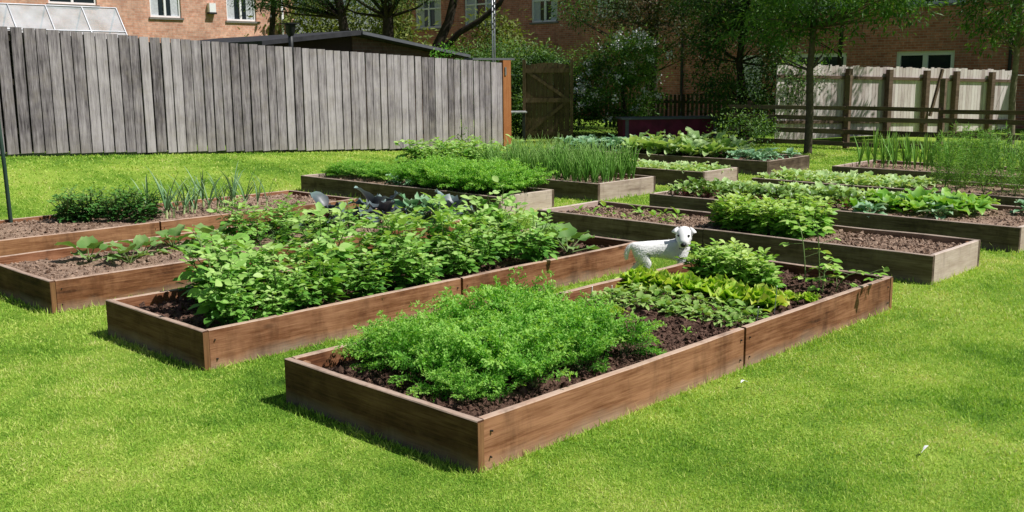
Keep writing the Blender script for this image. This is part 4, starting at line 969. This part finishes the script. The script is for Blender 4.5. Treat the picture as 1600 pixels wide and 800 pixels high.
# small rowan by the rail fence, and the one at the right edge
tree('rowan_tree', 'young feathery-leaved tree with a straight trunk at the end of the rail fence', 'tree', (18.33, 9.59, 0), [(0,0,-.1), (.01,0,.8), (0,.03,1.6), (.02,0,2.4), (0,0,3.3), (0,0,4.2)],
     [(0,0,3.1,1.1,1.1,.8,60), (.3,-.9,2.75,.8,.9,.45,34), (-.3,.9,2.55,.8,.8,.5,30), (0,0,2.15,.55,.55,.3,9), (.35,-1.6,2.95,.6,.7,.4,20), (0,0,4.3,1.3,1.4,.8,60), (0,0,5.6,1.5,1.6,.9,70), (.3,-2.4,5.2,1.3,1.5,.7,70), (-1.2,-2.8,5.5,1.1,1.2,.7,50)], M['tree_mid'], .12, 50, .17, trad=.085, droop=.35, asp=.3, bark='bark_mid')  # last two blobs: crown out of view, added to shade the ground
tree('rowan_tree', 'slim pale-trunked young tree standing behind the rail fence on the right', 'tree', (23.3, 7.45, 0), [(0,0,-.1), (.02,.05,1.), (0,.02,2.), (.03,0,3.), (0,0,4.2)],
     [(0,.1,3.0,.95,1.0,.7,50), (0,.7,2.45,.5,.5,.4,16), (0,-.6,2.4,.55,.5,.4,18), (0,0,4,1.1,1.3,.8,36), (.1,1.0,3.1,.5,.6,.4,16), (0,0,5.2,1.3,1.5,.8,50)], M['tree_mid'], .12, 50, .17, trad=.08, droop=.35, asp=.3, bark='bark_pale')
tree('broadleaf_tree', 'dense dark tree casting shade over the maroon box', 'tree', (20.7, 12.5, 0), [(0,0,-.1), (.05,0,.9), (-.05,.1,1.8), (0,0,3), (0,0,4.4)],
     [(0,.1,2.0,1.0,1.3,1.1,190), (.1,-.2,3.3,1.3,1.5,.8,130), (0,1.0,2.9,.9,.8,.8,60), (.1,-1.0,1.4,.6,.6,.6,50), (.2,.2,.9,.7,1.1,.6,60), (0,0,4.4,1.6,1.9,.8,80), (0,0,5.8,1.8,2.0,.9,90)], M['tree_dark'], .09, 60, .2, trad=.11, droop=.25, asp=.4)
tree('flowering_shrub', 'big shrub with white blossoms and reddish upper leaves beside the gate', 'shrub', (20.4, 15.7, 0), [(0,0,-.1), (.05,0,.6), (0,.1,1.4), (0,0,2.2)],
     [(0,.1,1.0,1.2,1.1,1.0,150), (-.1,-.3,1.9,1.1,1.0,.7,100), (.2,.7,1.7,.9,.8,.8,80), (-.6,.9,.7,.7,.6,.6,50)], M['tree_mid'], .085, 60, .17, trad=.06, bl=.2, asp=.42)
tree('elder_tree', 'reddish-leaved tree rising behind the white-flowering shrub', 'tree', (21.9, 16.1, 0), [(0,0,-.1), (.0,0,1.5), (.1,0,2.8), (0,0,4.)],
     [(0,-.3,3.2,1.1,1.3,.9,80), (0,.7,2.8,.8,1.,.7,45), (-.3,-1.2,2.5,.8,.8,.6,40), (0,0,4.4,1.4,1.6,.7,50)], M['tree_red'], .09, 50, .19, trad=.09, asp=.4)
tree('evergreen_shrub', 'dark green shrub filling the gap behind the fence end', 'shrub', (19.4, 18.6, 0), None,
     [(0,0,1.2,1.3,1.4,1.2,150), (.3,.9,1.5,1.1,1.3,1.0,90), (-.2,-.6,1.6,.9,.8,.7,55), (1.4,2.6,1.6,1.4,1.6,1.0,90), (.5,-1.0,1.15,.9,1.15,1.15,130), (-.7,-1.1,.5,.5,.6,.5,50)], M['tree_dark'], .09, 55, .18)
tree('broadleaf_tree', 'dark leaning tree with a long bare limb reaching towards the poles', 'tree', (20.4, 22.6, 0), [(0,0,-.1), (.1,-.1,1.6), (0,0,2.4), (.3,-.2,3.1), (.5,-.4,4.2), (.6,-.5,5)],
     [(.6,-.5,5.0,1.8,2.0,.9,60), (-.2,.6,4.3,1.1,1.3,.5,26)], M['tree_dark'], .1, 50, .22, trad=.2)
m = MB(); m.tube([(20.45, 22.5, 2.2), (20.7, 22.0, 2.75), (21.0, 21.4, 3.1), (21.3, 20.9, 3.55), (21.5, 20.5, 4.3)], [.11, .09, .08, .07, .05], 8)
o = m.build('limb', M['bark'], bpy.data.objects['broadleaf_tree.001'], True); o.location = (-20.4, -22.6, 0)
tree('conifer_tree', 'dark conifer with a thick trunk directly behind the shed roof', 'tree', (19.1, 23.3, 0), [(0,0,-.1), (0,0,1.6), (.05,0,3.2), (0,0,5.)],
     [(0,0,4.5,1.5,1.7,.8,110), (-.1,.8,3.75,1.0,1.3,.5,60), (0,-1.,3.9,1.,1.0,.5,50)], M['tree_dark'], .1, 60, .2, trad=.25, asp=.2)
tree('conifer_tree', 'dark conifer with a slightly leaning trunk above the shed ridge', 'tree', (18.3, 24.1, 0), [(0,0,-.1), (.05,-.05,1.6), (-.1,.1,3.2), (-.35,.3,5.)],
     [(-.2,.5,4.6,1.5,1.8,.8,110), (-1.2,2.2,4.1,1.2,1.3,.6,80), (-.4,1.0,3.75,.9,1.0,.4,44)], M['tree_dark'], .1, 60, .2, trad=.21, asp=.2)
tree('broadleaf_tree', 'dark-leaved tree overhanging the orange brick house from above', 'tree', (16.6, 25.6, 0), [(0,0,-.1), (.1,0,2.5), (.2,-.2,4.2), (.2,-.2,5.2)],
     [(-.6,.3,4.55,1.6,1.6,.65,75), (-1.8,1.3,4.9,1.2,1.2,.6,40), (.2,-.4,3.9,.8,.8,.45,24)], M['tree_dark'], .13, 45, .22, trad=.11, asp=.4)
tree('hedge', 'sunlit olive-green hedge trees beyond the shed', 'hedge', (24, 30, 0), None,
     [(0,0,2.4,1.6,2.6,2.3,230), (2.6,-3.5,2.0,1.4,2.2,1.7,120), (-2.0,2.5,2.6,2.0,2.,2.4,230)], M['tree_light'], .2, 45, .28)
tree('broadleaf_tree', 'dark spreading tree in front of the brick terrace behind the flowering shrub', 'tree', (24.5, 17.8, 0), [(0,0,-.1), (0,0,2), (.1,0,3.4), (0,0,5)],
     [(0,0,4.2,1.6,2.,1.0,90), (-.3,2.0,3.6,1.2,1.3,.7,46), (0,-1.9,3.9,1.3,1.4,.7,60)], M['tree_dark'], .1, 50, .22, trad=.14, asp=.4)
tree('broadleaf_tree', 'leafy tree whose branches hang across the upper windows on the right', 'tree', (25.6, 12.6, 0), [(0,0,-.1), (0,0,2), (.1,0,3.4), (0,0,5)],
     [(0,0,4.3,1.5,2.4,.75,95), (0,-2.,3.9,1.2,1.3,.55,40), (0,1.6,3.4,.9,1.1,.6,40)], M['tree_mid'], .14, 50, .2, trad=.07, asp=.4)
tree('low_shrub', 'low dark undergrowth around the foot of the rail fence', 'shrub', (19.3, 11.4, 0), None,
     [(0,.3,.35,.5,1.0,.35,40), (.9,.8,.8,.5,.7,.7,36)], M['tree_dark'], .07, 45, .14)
r = tree('climbing_weed', 'pale green shoots growing over the fence top in front of the shed', 'weed', (14.0, 15.4, 1.7), None, [(0,0,.28,.38,.1,.13,12), (.25,0,.45,.15,.1,.1,4)], M['carrot'], .06, 12, .06)
r = tree('fence_weed', 'small green weed growing against the grey fence boards', 'weed', (14.05, 14.78, .1), None, [(0,0,.25,.05,.04,.25,8)], M['tree_mid'], .045, 10, .04)
# ------------------------------------------------------------------ feathers and daisies
for (x, y, lb) in [(4.44, 2.61, 'small white feather on the grass beside the joint of the nearest bed'), (4.09, 1.56, 'white feather lying on open lawn in the right foreground')]:
    m = MB(); t = np.linspace(0, 1, 6); wv = .007*np.sin(t*PI)**.6; V = []
    for a, b in zip(t, wv): V += [(-b, a*.055, .012*math.sin(a*3)), (b, a*.055, .012*math.sin(a*3)+.004)]
    m.add(V, [(2*i, 2*i+1, 2*i+3, 2*i+2) for i in range(5)]); m.tube([(0, -.015, 0), (0, .02, .012), (0, .05, .004)], .0012, 4)
    o = m.build('feather', M['white']); o.location = (x, y, .028); o.rotation_euler = (.1, .2, rng.uniform(0, 6)); tag(o, lb, 'feather', 'white feathers on the lawn')
# ------------------------------------------------------------------ dog
def skin(name, pts, edges, rad, mat, parent=None, sub=2):
    me = bpy.data.meshes.new(name); me.from_pydata([Vector(p) for p in pts], edges, [])
    o = bpy.data.objects.new(name, me); COL.objects.link(o); o.parent = parent
    md = o.modifiers.new('s', 'SKIN'); md.use_smooth_shade = True
    for i, r_ in enumerate(rad):
        v = me.skin_vertices[0].data[i]; v.radius = r_ if isinstance(r_, tuple) else (r_, r_)
        v.use_root = (i == 0)
    s = o.modifiers.new('u', 'SUBSURF'); s.levels = sub; s.render_levels = sub
    dg = bpy.context.evaluated_depsgraph_get(); dg.update(); me2 = bpy.data.meshes.new_from_object(o.evaluated_get(dg))
    o.modifiers.clear(); o.data = me2; me2.materials.clear(); me2.materials.append(mat); me2.shade_smooth()
    return o
def dog():
    # local frame: +x = dog's forward, z up; head turned towards the camera (-y side)
    r = empty('dog', 'small white terrier standing between two beds and looking back at the camera', 'dog', (6.34, 4.46, 0), rz=-(PI/2-th))
    P = []; E = []; Rr = []
    def v(p, rad, link_=None):
        P.append(p); Rr.append(rad); i = len(P)-1
        if link_ is not None: E.append((link_, i))
        return i
    pel = v((-.17, 0, .272), (.078, .070)); 
    lo = v((-.07, 0, .268), (.076, .068), pel); ch = v((.05, 0, .256), (.088, .084), lo); sh = v((.125, 0, .276), (.076, .080), ch)
    nk = v((.130, -.012, .325), (.062, .060), sh); nk2 = v((.130, -.028, .362), (.054, .052), nk)
    rump = v((-.225, 0, .270), (.058, .055), pel)
    t1 = v((-.266, .0, .298), .022, rump); t2 = v((-.290, .0, .268), .021, t1); t3 = v((-.303, .0, .215), .017, t2); t4 = v((-.298, 0, .18), .010, t3)
    for sg, dx in ((-1, .03), (1, -.02)):
        hip = v((-.20+dx*.3, sg*.042, .225), (.050, .036), pel)
        kn = v((-.165+dx, sg*.05, .150), (.033, .026), hip); hk = v((-.235+dx, sg*.05, .085), (.017, .015), kn)
        an = v((-.222+dx, sg*.05, .030), (.014, .014), hk); v((-.185+dx, sg*.05, .013), (.016, .013), an)
    for sg, dx in ((-1, -.01), (1, .03)):
        s1 = v((.125+dx*.4, sg*.048, .215), (.036, .030), sh); el_ = v((.11+dx, sg*.05, .145), (.023, .021), s1)
        wr = v((.12+dx, sg*.05, .07), (.016, .015), el_); pa = v((.12+dx, sg*.05, .025), (.015, .015), wr); v((.145+dx, sg*.05, .013), (.016, .013), pa)
    body = skin('body', P, E, Rr, M['whitefur'], r)
    # head as its own loft around a local axis, pointing to the camera side
    h = empty('head', None, None); h.parent = r
    if 'label' in h: del h['label']
    h.location = (.128, -.045, .372); h.rotation_euler = (0, .16, -1.78); h.scale = (1.36, 1.36, 1.36)
    hp = [(-.035, 0, .0), (.005, 0, .010), (.042, 0, .0), (.072, 0, -.018), (.096, 0, -.026)]
    hr = [(.044, .046), (.050, .056), (.044, .048), (.032, .033), (.024, .026)]
    sk_ = skin('face', hp, [(0, 1), (1, 2), (2, 3), (3, 4)], hr, M['whitefur'], h)
    def blob(nm, c, rr, mat):
        me = bpy.data.meshes.new(nm); import bmesh
        bm = bmesh.new(); bmesh.ops.create_uvsphere(bm, u_segments=16, v_segments=10, radius=1)
        for q in bm.verts: q.co = Vector((q.co.x*rr[0]+c[0], q.co.y*rr[1]+c[1], q.co.z*rr[2]+c[2]))
        bm.to_mesh(me); bm.free(); me.materials.append(mat); me.shade_smooth(); return link(nm, me, h)
    blob('nose', (.114, 0, -.018), (.011, .015, .012), M['black'])
    for sg in (-1, 1):
        blob('eye', (.063, sg*.028, .020), (.007, .0072, .0068), M['black'])
        # folded ear flap: rises then tips over sideways
        m = MB(); n = 7; t = np.linspace(0, 1, n)
        V = []
        for a in t:   # broad root on the corner of the skull, flap folded outwards and down
            y = sg*(.032+.036*a); z = .044-.018*a*a; wdt = .034*(1-a**1.3)+.004
            for q in (-1, 0, 1): V.append((.006+.020*math.sin(a*PI)*(q < 1)+.008*a, y, z+(q-.6)*wdt*.5))
        V = np.array(V); V2 = V-[.007, 0, .0]
        Fq = [(i*3+j, i*3+j+1, i*3+j+4, i*3+j+3) for i in range(n-1) for j in range(2)]
        k = len(V); Fb = [tuple(q+k for q in f[::-1]) for f in Fq]
        rim = [(i*3, (i+1)*3, (i+1)*3+k, i*3+k) for i in range(n-1)]+[(i*3+2+k, (i+1)*3+2+k, (i+1)*3+2, i*3+2) for i in range(n-1)]
        m.add(np.concatenate([V, V2]), Fq+Fb+rim); m.build('ear', M['whitefur'], h, True)
    def fur(part, nm, n, L, parent, skip=None):
        me = part.data; me.calc_loop_triangles(); co_ = np.empty(len(me.vertices)*3); me.vertices.foreach_get('co', co_); co_ = co_.reshape(-1, 3)
        tr = np.array([t_.vertices[:] for t_ in me.loop_triangles]); a, b, c = co_[tr[:, 0]], co_[tr[:, 1]], co_[tr[:, 2]]
        nn = np.cross(b-a, c-a); ar = np.linalg.norm(nn, axis=1); k = rng.choice(len(tr), n, p=ar/ar.sum()); w1 = rng.random((n, 1)); w2 = rng.random((n, 1)); fl = (w1+w2) > 1; w1 = np.where(fl, 1-w1, w1); w2 = np.where(fl, 1-w2, w2)
        p = a[k]+(b-a)[k]*w1+(c-a)[k]*w2; no = unit(nn[k]); d = unit(no*.28+np.array([-.8, 0, -.55])+rng.normal(0, .2, (n, 3)))
        if skip: kk = p[:, 0] < skip; p, no, d = p[kk], no[kk], d[kk]
        q = MB(); q.inst(np.array([(-.5, 0, 0), (.5, 0, 0), (0, 1, 0)]), [(0, 1, 2)], frames(d, no, np.full(len(p), .0035), L*rng.uniform(.5, 1.3, len(p))), p, rng.uniform(.2, .8, len(p)))
        q.build(nm, M['whitefur'], parent)
    fur(body, 'fur', 14000, .013, r); fur(sk_, 'fur', 3500, .007, h, .085)
    m = MB(); m.tube([(.100, -.022, -.042), (.112, 0, -.042), (.100, .022, -.042)], .0022, 5); m.build('mouth', M['black'], h, True)
    return r
dog()
for o in bpy.data.objects:
    if 'category' in o and not o['category']: del o['category']
